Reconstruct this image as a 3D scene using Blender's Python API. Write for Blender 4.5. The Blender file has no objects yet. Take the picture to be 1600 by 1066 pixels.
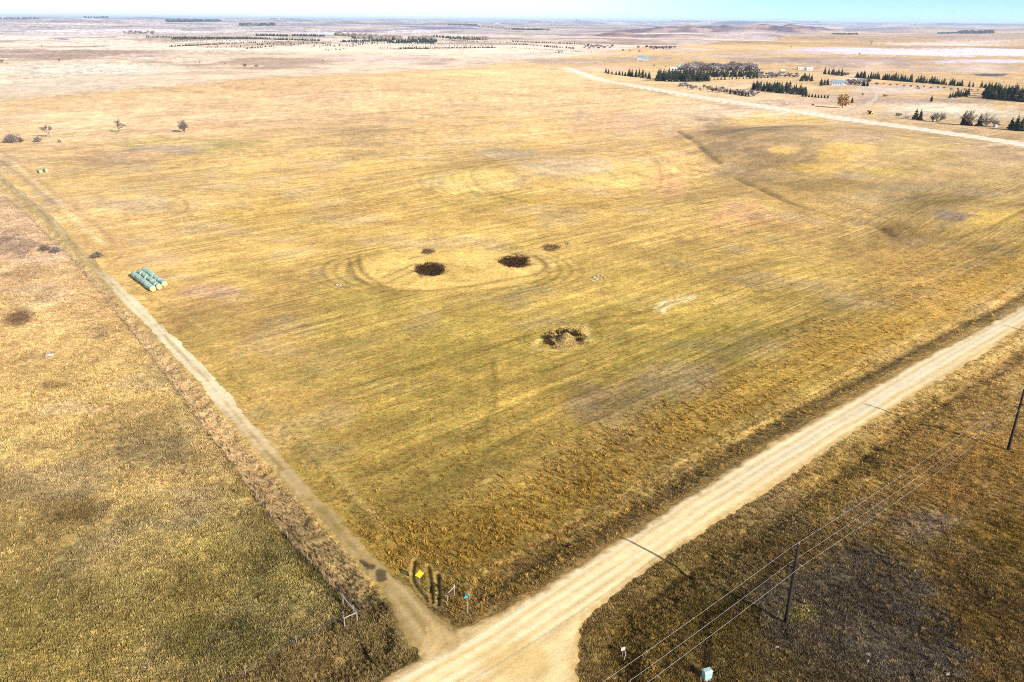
import bpy, math, random
import numpy as np
from mathutils import Matrix, Vector

# ------------------------------------------------------------------ camera, sky, sun
scene = bpy.context.scene
C = scene.collection
F_PX, CAM_H = 1240.0, 64.0                     # focal length in photo pixels, drone height in metres
PITCH = math.atan((533 - 33.2) / F_PX)
ROLL = 0.0069
cam_d = bpy.data.cameras.new('camera')
cam_d.sensor_width = 36.0
cam_d.lens = F_PX / 1600 * 36.0
cam_d.clip_start = 1.0
cam_d.clip_end = 120000.0
cam = bpy.data.objects.new('camera', cam_d)
C.objects.link(cam)
cam.matrix_world = (Matrix.Translation((0, 0, CAM_H)) @ Matrix.Rotation(math.pi / 2 - PITCH, 4, 'X')
                    @ Matrix.Rotation(ROLL, 4, 'Z'))
scene.camera = cam

SUN_EL, SUN_AZ = math.radians(25.0), math.radians(-44.0)   # azimuth from +x towards +y: behind and to the right
to_sun = Vector((math.cos(SUN_EL) * math.cos(SUN_AZ), math.cos(SUN_EL) * math.sin(SUN_AZ), math.sin(SUN_EL)))
world = bpy.data.worlds.new('World')
scene.world = world
world.use_nodes = True
wn = world.node_tree
for n in list(wn.nodes):
    wn.nodes.remove(n)
w_out = wn.nodes.new('ShaderNodeOutputWorld')
w_bg = wn.nodes.new('ShaderNodeBackground')
w_sky = wn.nodes.new('ShaderNodeTexSky')
w_sky.sky_type = 'NISHITA'
w_sky.sun_disc = False
w_sky.sun_elevation = SUN_EL
w_sky.sun_rotation = math.pi / 2 - SUN_AZ
w_sky.altitude = 1500
w_sky.air_density = 0.45
w_sky.dust_density = 0.0
w_sky.ozone_density = 4.5
w_bg.inputs['Strength'].default_value = 0.072
# a thin veil of high cloud over the western half of the sky
w_tc = wn.nodes.new('ShaderNodeTexCoord')
w_nz = wn.nodes.new('ShaderNodeTexNoise')
w_nz.inputs['Scale'].default_value = 1.6
w_nz.inputs['Detail'].default_value = 5.0
w_st = wn.nodes.new('ShaderNodeVectorMath'); w_st.operation = 'MULTIPLY'
w_st.inputs[1].default_value = (1.0, 1.0, 4.0)
wn.links.new(w_tc.outputs['Generated'], w_st.inputs[0])
wn.links.new(w_st.outputs[0], w_nz.inputs['Vector'])
w_dot = wn.nodes.new('ShaderNodeVectorMath'); w_dot.operation = 'DOT_PRODUCT'
w_dot.inputs[1].default_value = (-1.0, 0.25, 0.0)
wn.links.new(w_tc.outputs['Generated'], w_dot.inputs[0])
w_ad = wn.nodes.new('ShaderNodeMath'); w_ad.operation = 'MULTIPLY_ADD'
wn.links.new(w_nz.outputs['Fac'], w_ad.inputs[0])
w_ad.inputs[1].default_value = 0.55
wn.links.new(w_dot.outputs['Value'], w_ad.inputs[2])
w_mr = wn.nodes.new('ShaderNodeMapRange'); w_mr.interpolation_type = 'SMOOTHSTEP'
wn.links.new(w_ad.outputs[0], w_mr.inputs[0])
w_mr.inputs[1].default_value, w_mr.inputs[2].default_value = 0.16, 0.66
w_mr.inputs[4].default_value = 0.85
w_mx = wn.nodes.new('ShaderNodeMix'); w_mx.data_type = 'RGBA'
wn.links.new(w_mr.outputs[0], w_mx.inputs['Factor'])
wn.links.new(w_sky.outputs[0], w_mx.inputs[6])
w_mx.inputs[7].default_value = (6.4, 6.6, 6.8, 1)
wn.links.new(w_mx.outputs[2], w_bg.inputs[0])
wn.links.new(w_bg.outputs[0], w_out.inputs[0])

sun_d = bpy.data.lights.new('sun', 'SUN')
sun_d.energy = 4.9
sun_d.angle = math.radians(0.53)
sun_d.color = (1.0, 0.95, 0.86)
sun = bpy.data.objects.new('sun', sun_d)
C.objects.link(sun)
sun.rotation_euler = to_sun.to_track_quat('Z', 'Y').to_euler()
sun.location = (60, -60, 120)

scene.view_settings.view_transform = 'Standard'
scene.view_settings.look = 'None'
scene.view_settings.exposure = 1.46
scene.view_settings.gamma = 1.0
scene.view_settings.use_curve_mapping = False
scene.render.engine = 'CYCLES'
scene.cycles.max_bounces = 4
scene.cycles.diffuse_bounces = 2
scene.cycles.transparent_max_bounces = 6
scene.cycles.volume_bounces = 0
scene.cycles.use_denoising = False
scene.cycles.filter_width = 1.0

KALB = np.array([1.78, 1.66, 1.44])                                     # what a white sunlit ground reads at, so that colours noted from the photo become albedos
rng = np.random.default_rng(7)
random.seed(7)


# ------------------------------------------------------------------ small maths
def lin(c):
    c = np.asarray(c, dtype=np.float64) / 255.0
    return np.where(c <= 0.04045, c / 12.92, ((c + 0.055) / 1.055) ** 2.4)


def alb(c):
    return np.minimum(lin(c) / KALB, 0.62)


def sstep(a, b, x):
    t = np.clip((x - a) / (b - a), 0, 1)
    return t * t * (3 - 2 * t)


def _hash(ix, iy, seed):
    h = (ix.astype(np.int64) * 374761393 + iy.astype(np.int64) * 668265263 + seed * 974634777) & 0x7fffffff
    h = ((h ^ (h >> 13)) * 1274126177) & 0x7fffffff
    return ((h ^ (h >> 16)) & 0xffff) / 65535.0


def vnoise(x, y, seed=0):
    ix, iy = np.floor(x), np.floor(y)
    fx, fy = x - ix, y - iy
    fx, fy = fx * fx * fx * (fx * (6 * fx - 15) + 10), fy * fy * fy * (fy * (6 * fy - 15) + 10)
    a, b = _hash(ix, iy, seed), _hash(ix + 1, iy, seed)
    c, d = _hash(ix, iy + 1, seed), _hash(ix + 1, iy + 1, seed)
    return (a + (b - a) * fx) * (1 - fy) + (c + (d - c) * fx) * fy


def fbm(x, y, seed=0, octs=4):                  # about -1..1
    s, amp, tot = 0.0, 1.0, 0.0
    for k in range(octs):
        s = s + amp * (vnoise(x + 17.3 * k, y - 9.1 * k, seed + k) * 2 - 1)
        tot += amp
        amp *= 0.5
        x, y = x * 2.03, y * 2.03
    return s / tot * 1.5


def rot(x, y, a):
    c, s = math.cos(a), math.sin(a)
    return x * c + y * s, -x * s + y * c


ROAD_A = math.radians(41.6)                     # heading of the gravel road and of the mowing rows


def relief(x, y):                               # the lie of the land without roads and ditches
    r = np.hypot(x, y)
    z = sstep(240, 1000, r) * fbm(x / 430, y / 430, 11, 3) * 5.0
    z = z + sstep(1300, 4500, r) * fbm(x / 1500 + 3, y / 1500, 23, 4) * 20
    z = z + sstep(7000, 20000, r) * (fbm(x / 4200, y / 4200 + 5, 31, 4) * 105 + 15)
    for cx, cy, ax, bx, an, hh in HILLS:
        u, v = rot(x - cx, y - cy, an)
        q = (u / ax) ** 2 + (v / bx) ** 2
        z = z + hh * np.exp(-q)
    for cx, cy, ax, bx, an, hh in BUTTES:
        u, v = rot(x - cx, y - cy, an)
        q = np.sqrt((u / ax) ** 2 + (v / bx) ** 2) + fbm(x / 260, y / 260, 41, 3) * 0.22
        z = z + hh * (1 - sstep(0.45, 1.25, q)) * (1 + 0.55 * fbm(x / 170, y / 170, 43, 3))
    return z


def ray(px, py):
    u, v = (np.asarray(px, float) - 800) / F_PX, (np.asarray(py, float) - 533) / F_PX
    c, s = math.cos(ROLL), math.sin(ROLL)
    u, v = u * c + v * s, -u * s + v * c
    return u, math.cos(PITCH) - v * math.sin(PITCH), -math.sin(PITCH) - v * math.cos(PITCH)


def flat(px, py):
    dx, dy, dz = ray(px, py)
    t = CAM_H / np.maximum(-dz, 0.0016)
    return dx * t, dy * t


HILLS, BUTTES = [], []
for px, py, ax, bx, hh in ((1250, 225, 80, 50, 9.0), (1440, 250, 70, 45, 5.0), (1385, 372, 45, 28, -4.5), (1330, 320, 60, 24, -3.0), (1510, 336, 36, 24, 3.0), (1100, 275, 70, 25, -2.5), (820, 112, 330, 120, 7.0),
                           (205, 320, 45, 30, 1.8), (900, 262, 70, 40, 3.0), (735, 280, 40, 25, 1.5), (560, 215, 90, 40, 2.5), (640, 150, 90, 60, 3.0)):
    x, y = flat(px, py)
    HILLS.append((float(x), float(y), ax, bx, ROAD_A, hh))
for px, py, ax, bx, hh in ((1110, 52, 800, 380, 19), (1062, 52.5, 330, 260, 17), (1150, 51.5, 420, 260, 16), (1215, 51, 170, 150, 34), (1268, 53, 380, 240, 15),
                           (962, 57, 110, 110, 13), (995, 58, 180, 130, 8), (1040, 57.5, 170, 130, 8), (940, 56, 120, 90, 5)):
    x, y = flat(px, py)
    BUTTES.append((float(x), float(y), ax, bx, 0.1, hh))


_GC = {}


def G_warm(pts):
    """where the lines of sight through photo pixels meet the land, all at once, kept for later"""
    pts = [p for p in dict.fromkeys((round(float(a), 2), round(float(b), 2)) for a, b in pts) if p not in _GC]
    if not pts:
        return
    a = np.array(pts)
    dx, dy, dz = ray(a[:, 0], a[:, 1])
    t = np.minimum(44.0 / np.maximum(-dz, 1e-4), 1250.0)           # no ground stands above 20 m that near
    live = np.arange(len(a))
    while len(live) and t[live].min() < 60000:
        k = CAM_H + dz[live] * t[live] > relief(dx[live] * t[live], dy[live] * t[live])
        live = live[k]
        t[live] = t[live] * 1.014
        live = live[t[live] < 60000]
    lo, hi = t / 1.0145, t.copy()
    for k in range(14):
        m = 0.5 * (lo + hi)
        below = CAM_H + dz * m <= relief(dx * m, dy * m)
        hi, lo = np.where(below, m, hi), np.where(below, lo, m)
    t = np.minimum(hi, 45000.0)
    for p, x, y in zip(pts, dx * t, dy * t):
        _GC[p] = (x, y)


def G(px, py):
    p = list(zip(np.atleast_1d(px).tolist(), np.atleast_1d(py).tolist()))
    G_warm(p)
    return np.array([_GC[(round(float(a), 2), round(float(b), 2))] for a, b in p])


def G1(px, py):
    p = G(px, py)[0]
    return float(p[0]), float(p[1])


def line_px(pts):
    a = np.array(pts, float)
    return G(a[:, 0], a[:, 1])


def smooth_line(p, n=6):                        # Catmull-Rom through the points
    p = np.asarray(p, float)
    q = np.vstack([2 * p[0] - p[1], p, 2 * p[-1] - p[-2]])
    out = []
    for i in range(1, len(q) - 2):
        for t in np.linspace(0, 1, n, endpoint=False):
            a, b, c, d = q[i - 1], q[i], q[i + 1], q[i + 2]
            out.append(0.5 * (2 * b + (c - a) * t + (2 * a - 5 * b + 4 * c - d) * t * t + (3 * b - a - 3 * c + d) * t ** 3))
    out.append(q[-2])
    return np.array(out)


def dist_line(x, y, pts, far=60.0):
    """distance to a polyline, signed side (+ left of its heading) and arc length; 'far' away outside its box"""
    pts, far = np.asarray(pts, float), float(far)
    d = np.full(x.shape, far)
    sd = np.full(x.shape, far)
    ar = np.zeros(x.shape)
    m = ((x > pts[:, 0].min() - far) & (x < pts[:, 0].max() + far) & (y > pts[:, 1].min() - far) & (y < pts[:, 1].max() + far))
    if not m.any():
        return d, sd, ar
    xx, yy = x[m], y[m]
    dd, ss, aa = d[m], sd[m], ar[m]
    acc = 0.0
    for (ax, ay), (bx, by) in zip(pts[:-1], pts[1:]):
        L = math.hypot(bx - ax, by - ay)
        if L < 1e-6:
            continue
        ux, uy = (bx - ax) / L, (by - ay) / L
        t = np.clip((xx - ax) * ux + (yy - ay) * uy, 0, L)
        ex, ey = xx - ax - t * ux, yy - ay - t * uy
        q = np.hypot(ex, ey)
        c = q < dd
        dd = np.where(c, q, dd)
        ss = np.where(c, q * np.sign(ux * ey - uy * ex), ss)
        aa = np.where(c, acc + t, aa)
        acc += L
    d[m], sd[m], ar[m] = dd, ss, aa
    return d, sd, ar


def sd_poly(x, y, pts, far=60.0):
    """signed distance to a closed outline, negative inside"""
    pts = np.asarray(pts, float)
    d, _, _ = dist_line(x, y, np.vstack([pts, pts[:1]]), far)
    ins = np.zeros(x.shape, bool)
    m = (x > pts[:, 0].min()) & (x < pts[:, 0].max()) & (y > pts[:, 1].min()) & (y < pts[:, 1].max())
    xx, yy = x[m], y[m]
    w = np.zeros(xx.shape, bool)
    for (ax, ay), (bx, by) in zip(pts, np.roll(pts, -1, 0)):
        if ay == by:
            continue
        w ^= ((ay > yy) != (by > yy)) & (xx < (bx - ax) * (yy - ay) / (by - ay) + ax)
    ins[m] = w
    return np.where(ins, -d, d)


# ------------------------------------------------------------------ lines of the place
e1 = np.array([math.cos(ROAD_A), math.sin(ROAD_A)])
G_warm([(cx + i * rx, cy + j * ry) for cx, cy, rx, ry in ((672, 420, 24, 10), (804, 408, 24, 10), (880, 528, 34, 15), (860, 387, 17, 6), (668, 393, 11, 5))
        for i, j in ((0, 0), (1, 0), (-1, 0), (0, 1), (0, -1))])
up_edge = line_px([(1600, 478), (1445, 560), (1293, 644), (1200, 697), (1000, 826), (900, 886), (825, 932), (775, 962), (725, 979), (706, 986)])
lo_edge = line_px([(1600, 508), (1518, 566), (1397, 636), (1304, 695), (1200, 768), (1110, 825), (1025, 882), (950, 937), (918, 967), (905, 995), (901, 1032), (905, 1066)])
w_edge = line_px([(690, 975), (668, 960), (655, 1000), (660, 1030), (600, 1066)])
road_poly = np.vstack([
    [up_edge[0] + e1 * 1800 + [-3, 3]], up_edge, w_edge,
    [w_edge[-1] - e1 * 90], [w_edge[-1] - e1 * 90 + [6.5, -7.0]],
    [[-14.0, 50.0], [-6.0, 51.5], [-2.0, 47.0], [1.0, 30.0], [4.0, 0.0], [6.0, -60.0], [16.0, -60.0], [13.5, 0.0], [10.0, 35.0]],
    smooth_line(lo_edge[::-1], 4), [lo_edge[0] + e1 * 1800]])
lane = np.vstack([0.5 * (up_edge[0] + lo_edge[0]) + e1 * 1800, 0.5 * (up_edge[:1] + lo_edge[:1]), line_px([(1480, 560), (1300, 668), (1100, 790), (900, 925), (770, 1015), (680, 1066)])])
lane = np.vstack([lane, lane[-1] - e1 * 90])
curve = np.vstack([line_px([(1300, 672), (1100, 800), (960, 895), (890, 960), (860, 1010), (852, 1066)]), [[5.5, 50.0], [8.5, 0.0]]])
curve = smooth_line(curve, 5)
track_r = line_px([(0, 262), (80, 330), (150, 400), (300, 545), (400, 668), (500, 778), (600, 880), (668, 950), (690, 972)])
track_l = line_px([(0, 290), (80, 365), (200, 491), (300, 597), (420, 727), (520, 836), (604, 935), (638, 981), (655, 1010)])
track_mid = 0.5 * (track_r + track_l[:len(track_r)])
td = track_mid[0] - track_mid[2]
td /= np.hypot(*td)
track_far = [track_mid[0] + td * 150, track_mid[0] + td * 800]
track_mid = smooth_line(np.vstack([track_far[::-1], track_mid]), 5)
fence_a = line_px([(0, 300), (60, 352), (120, 410), (200, 507), (300, 640), (440, 832), (553, 958)])
fence_a = np.vstack([fence_a[0] + td * 500, fence_a])
fence_b = line_px([(537, 968), (360, 1066)])
fence_b = np.vstack([fence_b, fence_b[-1] - e1 * 40])
far_road_c = line_px([(925, 121), (1000, 136), (1100, 153), (1250, 175), (1400, 197), (1600, 226)])
fd = far_road_c[-1] - far_road_c[-2]
far_road_c = np.vstack([far_road_c[0] + (far_road_c[0] - far_road_c[1]) * 1.5, far_road_c, far_road_c[-1] + fd * 2])
driveway_c = smooth_line(line_px([(1318, 177), (1340, 168), (1360, 160), (1368, 152), (1364, 144), (1350, 138), (1318, 132)]), 5)

POTS = [(672, 420, 24, 10, 1.0), (804, 408, 24, 10, 1.0), (880, 528, 34, 15, 1.3), (860, 387, 17, 6, 0.5), (668, 393, 11, 5, 0.4)]


_AC = {}


def affine(cx, cy, rx, ry):
    if (cx, cy, rx, ry) in _AC:
        return _AC[(cx, cy, rx, ry)]
    p = G([cx, cx + rx, cx - rx, cx, cx], [cy, cy, cy, cy + ry, cy - ry])
    _AC[(cx, cy, rx, ry)] = (p[0], np.linalg.inv(np.stack([(p[1] - p[2]) / 2, (p[3] - p[4]) / 2], 1)))
    return _AC[(cx, cy, rx, ry)]


def ell(x, y, cx, cy, rx, ry):
    """radius in a photo-measured ellipse laid on the land: 1 on its rim"""
    o, M = affine(cx, cy, rx, ry)
    a, b = M[0, 0] * (x - o[0]) + M[0, 1] * (y - o[1]), M[1, 0] * (x - o[0]) + M[1, 1] * (y - o[1])
    return np.hypot(a, b)


class Fields:
    """everything the ground colour, the height and the plants share, worked out once per set of points"""
    def __init__(s, x, y):
        s.x, s.y = x, y
        s.r = np.hypot(x, y)
        s.wob = fbm(x / 3.1, y / 3.1, 61, 3)
        s.big = fbm(x / 34, y / 34, 67, 4)
        s.road = sd_poly(x, y, road_poly) + s.wob * 0.35 + 0.25 * fbm(x / 0.9, y / 0.9, 63, 2)
        s.track, s.track_side, s.track_s = dist_line(x, y, track_mid, 400)
        wid = np.interp(track_mid[:, 1], [70, 74, 84, 100, 115, 150, 260, 400], [2.5, 1.6, 1.15, 1.05, 1.15, 1.65, 1.4, 1.1])
        s.track_w = np.interp(y, track_mid[::-1, 1], wid[::-1]) + s.wob * 0.32 + 0.18 * fbm(x / 1.1, y / 1.1, 65, 2) + 0.35 * fbm(x / 14, y / 14, 66, 2)
        s.fa, s.fa_side, _ = dist_line(x, y, fence_a, 400)
        s.u, s.v = rot(x, y, ROAD_A)            # along and across the gravel road
        s.farr, s.farr_side, _ = dist_line(x, y, far_road_c, 200)
        s.drive, _, _ = dist_line(x, y, driveway_c, 30)
        xt = np.interp(y, track_mid[::-1, 1], track_mid[::-1, 0])
        xf = np.interp(y, fence_a[::-1, 1], fence_a[::-1, 0], left=fence_a[-1, 0] + 0)
        s.left = x < xf - 0.0                   # pasture beyond the ditch
        # the corner below the fence: nearer the camera than fence_b
        nb = (x - fence_b[0, 0]) * (-e1[1]) + (y - fence_b[0, 1]) * e1[0]
        s.fb = nb
        s.sw = (x < xt) & (nb < 0)
        s.left &= ~s.sw
        s.strip = (x < xt) & ~s.left & ~s.sw    # rough verge between the fence and the track
        se_v = np.interp(s.u, *LO_UV)
        s.se = (s.road > 0) & (s.v < se_v) & (x > 4)          # pasture south-east of the road
        s.nw = (x >= xt) & ~s.se & (s.road > 0)               # the mown field side
        s.beyond = np.maximum(np.where(s.farr_side > 0, s.farr, -s.farr), -900)
        fl = line_f(x, y)
        s.fieldfar = fl                                        # > 0 past the far field line
        s.field = s.nw & (fl < 0)


_u, _v = rot(np.append(lo_edge[:, 0], lo_edge[0, 0] + e1[0] * 1800), np.append(lo_edge[:, 1], lo_edge[0, 1] + e1[1] * 1800), ROAD_A)
_o = np.argsort(_u)
LO_UV = (_u[_o], _v[_o])
FARL = line_px([(0, 157), (800, 97)])


def line_f(x, y):
    d = FARL[1] - FARL[0]
    d = d / np.hypot(*d)
    return (x - FARL[0, 0]) * (-d[1]) + (y - FARL[0, 1]) * d[0]


RUTS = [smooth_line(line_px(p), 5) for p in (
    [(648, 874), (645, 895), (651, 912), (664, 930), (668, 938)],
    [(668, 884), (673, 905), (676, 940)],
    [(684, 896), (686, 920), (685, 944)])]
GULLY = smooth_line(line_px([(1060, 205), (1085, 222), (1104, 238), (1125, 255)]), 4)
GULLY2 = smooth_line(line_px([(1150, 278), (1185, 294), (1225, 312), (1290, 333), (1340, 345), (1368, 352), (1393, 367)]), 4)


def height(f):
    x, y = f.x, f.y
    z = relief(x, y)
    near = 1 - sstep(350, 900, f.r)
    # ditches beside the road, the road itself a little proud of them
    d = np.maximum(f.road, 0)
    z = z - 0.75 * near * np.exp(-((d - 4.6) / 2.0) ** 2) * (f.track > 7)
    dt = f.track - f.track_w
    z = z - 0.45 * near * np.exp(-((dt - 2.2) / 1.1) ** 2) * (f.road > 3)
    z = z + 0.12 * near * (1 - sstep(-1.5, 0.8, np.minimum(f.road, dt)))
    rough = near * sstep(0.0, 1.2, np.minimum(f.road, dt))
    tall = np.where(f.field, 0.05, 0.16)
    tall = np.where(f.strip | f.sw, 0.26, tall)
    z = z + rough * tall * (fbm(x / 1.7, y / 1.7, 71, 3) + 0.8 * fbm(x / 5.5, y / 5.5, 73, 3))
    for cx, cy, rx, ry, dep in POTS:
        q = ell(x, y, cx, cy, rx, ry)
        z = z - 0.5 * dep * (1 - sstep(0.2, 1.5, q + 0.2 * f.wob))
    for ln in RUTS:
        d, _, s = dist_line(x, y, ln, 20)
        z = z - 0.30 * np.exp(-(d / 0.24) ** 2)
    for ln, dep, w in ((GULLY, 0.5, 1.8), (GULLY2, 0.6, 2.0)):
        d, _, s = dist_line(x, y, ln, 30)
        z = z - dep * np.exp(-(d / w) ** 2)
    q = ell(x, y, 885, 529, 14, 9)
    z = z + 1.5 * (1 - sstep(0.0, 1.1, q))
    return z


# (centre x, centre y, half width, half height, colour, strength) in photo pixels: differently grown patches
PATCHES = [
    # left pasture
    (35, 497, 45, 24, (108, 82, 52), .75), (150, 520, 30, 14, (160, 128, 84), .5), (85, 602, 32, 9, (128, 100, 58), .55),
    (20, 385, 40, 22, (150, 122, 90), .6), (30, 430, 40, 10, (150, 118, 78), .5), (100, 640, 90, 22, (176, 146, 112), .35),
    (240, 700, 80, 40, (134, 112, 78), .4), (110, 790, 90, 40, (112, 88, 56), .45), (330, 850, 70, 45, (170, 146, 78), .45),
    (440, 930, 70, 35, (158, 138, 68), .5), (60, 930, 80, 40, (136, 116, 62), .4), (330, 1000, 120, 34, (112, 100, 48), .6),
    (210, 920, 60, 40, (160, 138, 80), .35), (300, 780, 60, 40, (150, 124, 90), .4), (70, 700, 70, 22, (150, 126, 78), .4),
    # field: the dark, brown and the green parts
    (760, 830, 150, 60, (118, 92, 44), .5), (960, 640, 110, 50, (140, 112, 74), .55), (1060, 590, 90, 36, (156, 124, 84), .4),
    (700, 640, 150, 70, (150, 124, 60), .5), (560, 540, 110, 70, (168, 138, 70), .4), (500, 700, 60, 60, (150, 122, 56), .5),
    (860, 460, 160, 30, (192, 156, 80), .4), (640, 480, 120, 30, (184, 150, 76), .4), (1120, 500, 100, 40, (158, 132, 60), .45),
    (1220, 470, 90, 40, (170, 140, 66), .4), (880, 740, 100, 40, (122, 96, 54), .5), (1010, 680, 80, 40, (126, 100, 66), .5),
    (620, 760, 70, 50, (142, 112, 56), .4), (1130, 560, 60, 30, (140, 116, 56), .4), (930, 560, 100, 36, (160, 130, 62), .35),
    (420, 480, 60, 60, (190, 150, 82), .4), (310, 470, 60, 36, (196, 152, 92), .5), (330, 455, 50, 9, (186, 148, 116), .45),
    (560, 215, 120, 22, (196, 160, 100), .5), (300, 225, 150, 12, (206, 178, 96), .5), (180, 245, 70, 12, (196, 156, 108), .45),
    (260, 232, 60, 8, (192, 164, 130), .5), (430, 330, 90, 24, (216, 170, 84), .4), (620, 330, 90, 22, (206, 160, 84), .4),
    (700, 210, 100, 18, (226, 182, 112), .4), (960, 190, 80, 20, (232, 184, 124), .45), (1040, 285, 50, 34, (226, 170, 110), .55),
    (1160, 330, 70, 26, (206, 154, 98), .5), (850, 165, 110, 16, (240, 198, 128), .4), (640, 135, 60, 10, (226, 184, 120), .35),
    (70, 210, 70, 14, (244, 202, 130), .5), (520, 150, 90, 12, (240, 192, 130), .4),
    (820, 225, 60, 9, (220, 178, 96), .4), (900, 330, 90, 26, (214, 168, 84), .35), (470, 270, 70, 18, (216, 172, 108), .35),
    (1060, 430, 70, 26, (188, 152, 76), .35), (740, 345, 80, 18, (222, 178, 94), .4),
    # the oval left uncut round the two wet hollows, and the other uncut ovals
    (735, 280, 68, 16, (236, 196, 112), .75), (900, 258, 90, 14, (212, 178, 126), .75), (965, 284, 70, 16, (228, 188, 108), .7),
    (792, 240, 46, 8, (204, 176, 128), .5), (205, 318, 62, 13, (190, 156, 110), .8), (236, 312, 40, 9, (206, 176, 120), .6),
    (345, 270, 40, 8, (214, 178, 110), .6),
    # the knoll on the right: gold and grey growth
    (1190, 218, 95, 30, (182, 148, 94), .55), (1150, 200, 60, 14, (168, 138, 92), .5), (1230, 250, 70, 18, (168, 136, 86), .5),
    (1120, 232, 36, 10, (158, 130, 90), .55), (1185, 236, 30, 7, (150, 124, 86), .5), (1262, 218, 30, 6, (164, 138, 96), .5), (1300, 246, 34, 6, (168, 140, 92), .45), (1210, 205, 26, 5, (158, 132, 92), .5),
    (1190, 190, 55, 9, (236, 192, 100), .85), (1260, 190, 50, 9, (232, 190, 104), .7), (1330, 235, 60, 22, (228, 184, 98), .8),
    (1300, 262, 70, 9, (220, 176, 92), .7), (1225, 234, 26, 6, (230, 186, 100), .7), (1430, 222, 80, 16, (206, 172, 104), .6),
    (1480, 252, 70, 14, (196, 160, 92), .5), (1560, 240, 60, 18, (190, 156, 108), .5), (1340, 215, 60, 10, (196, 164, 120), .5),
    (1380, 268, 60, 8, (190, 158, 80), .6), (1300, 290, 90, 12, (158, 128, 70), .55), (1420, 292, 70, 9, (166, 140, 92), .7),
    (1560, 285, 60, 12, (196, 164, 96), .5), (1480, 312, 60, 16, (160, 130, 72), .5),
    (1545, 338, 55, 15, (204, 166, 82), .75), (1480, 334, 46, 12, (158, 128, 98), .75), (1440, 420, 110, 34, (206, 160, 84), .6),
    (1500, 470, 90, 24, (200, 152, 78), .6), (1400, 365, 60, 20, (156, 122, 68), .5), (1250, 355, 80, 18, (190, 148, 84), .4),
    (1560, 400, 60, 22, (170, 136, 70), .4), (1330, 500, 90, 30, (150, 122, 62), .4),
    (1300, 430, 80, 24, (196, 156, 78), .4), (1350, 440, 70, 16, (188, 152, 78), .4),
    # south-east pasture
    (1300, 930, 150, 80, (84, 70, 54), .75), (1200, 870, 110, 36, (88, 66, 36), .6), (1130, 960, 60, 36, (92, 72, 30), .6),
    (1430, 1010, 110, 60, (82, 70, 56), .7), (1440, 820, 60, 30, (112, 92, 70), .6), (1480, 760, 70, 40, (120, 86, 42), .5),
    (1560, 850, 60, 60, (100, 76, 28), .6), (1540, 960, 50, 60, (98, 74, 32), .6), (1500, 880, 50, 30, (106, 76, 34), .5),
    (1560, 560, 60, 36, (150, 116, 66), .5), (1450, 640, 70, 36, (136, 106, 56), .5), (1300, 740, 90, 36, (124, 98, 50), .5),
    (1560, 700, 50, 40, (132, 98, 44), .5), (1250, 960, 36, 20, (104, 88, 40), .5), (1350, 800, 50, 26, (116, 94, 66), .45),
    (1380, 980, 60, 16, (92, 76, 58), .5), (1140, 870, 46, 20, (124, 96, 46), .4),
    # beyond the field, left: pale stubble, sloughs, brush
    (130, 108, 170, 10, (252, 230, 188), .85), (20, 128, 160, 10, (248, 220, 176), .6), (330, 114, 60, 4, (238, 200, 150), .5),
    (230, 88, 30, 2.4, (196, 168, 148), .6), (100, 60, 20, 2, (176, 150, 150), .7), (160, 72, 20, 1.5, (190, 170, 170), .5),
    (600, 92, 120, 6, (250, 214, 180), .5), (470, 100, 60, 4, (214, 180, 140), .4), (560, 49, 130, 1.8, (160, 140, 150), .75), (690, 45, 60, 2, (150, 130, 150), .8),
    (640, 51, 60, 2.0, (246, 232, 214), .6), (520, 54, 40, 1.8, (250, 236, 220), .6), (330, 83, 50, 3, (230, 196, 156), .4),
    (870, 96, 90, 4, (206, 178, 146), .5), (1000, 92, 60, 4, (196, 168, 140), .45), (900, 84, 100, 3, (246, 216, 180), .5), (930, 106, 70, 4, (244, 196, 146), .6),
    # beyond the field, right
    (1480, 84, 240, 7, (252, 238, 214), .95), (1340, 77, 110, 3.5, (244, 230, 218), .9), (1560, 96, 120, 3.0, (240, 226, 216), .8),
    (1470, 70, 120, 3, (246, 220, 180), .7), (1340, 95, 120, 6, (190, 166, 142), .55), (1500, 108, 110, 6, (206, 180, 150), .5), (1350, 109, 70, 2.4, (244, 196, 150), .6),
    (1550, 117, 26, 2, (96, 92, 96), .7), (1400, 140, 70, 6, (238, 212, 172), .6), (1470, 170, 110, 9, (240, 220, 168), .7), (1550, 178, 60, 7, (232, 212, 160), .6),
    (1400, 158, 60, 4, (196, 168, 140), .5), (1240, 160, 60, 5, (206, 172, 138), .45), (1170, 133, 60, 4, (214, 184, 140), .5), (1330, 150, 40, 4, (222, 188, 146), .5), (1510, 158, 50, 3, (168, 140, 116), .4),
    (1250, 82, 60, 5, (230, 200, 160), .5), (1130, 88, 80, 5, (216, 186, 150), .5), (1070, 78, 60, 3, (246, 220, 176), .5), (1200, 92, 90, 3, (176, 152, 126), .5),
]

G_warm([(cx + i * rx, cy + j * ry) for cx, cy, rx, ry, _, _ in PATCHES for i, j in ((0, 0), (1, 0), (-1, 0), (0, 1), (0, -1))])

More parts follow.
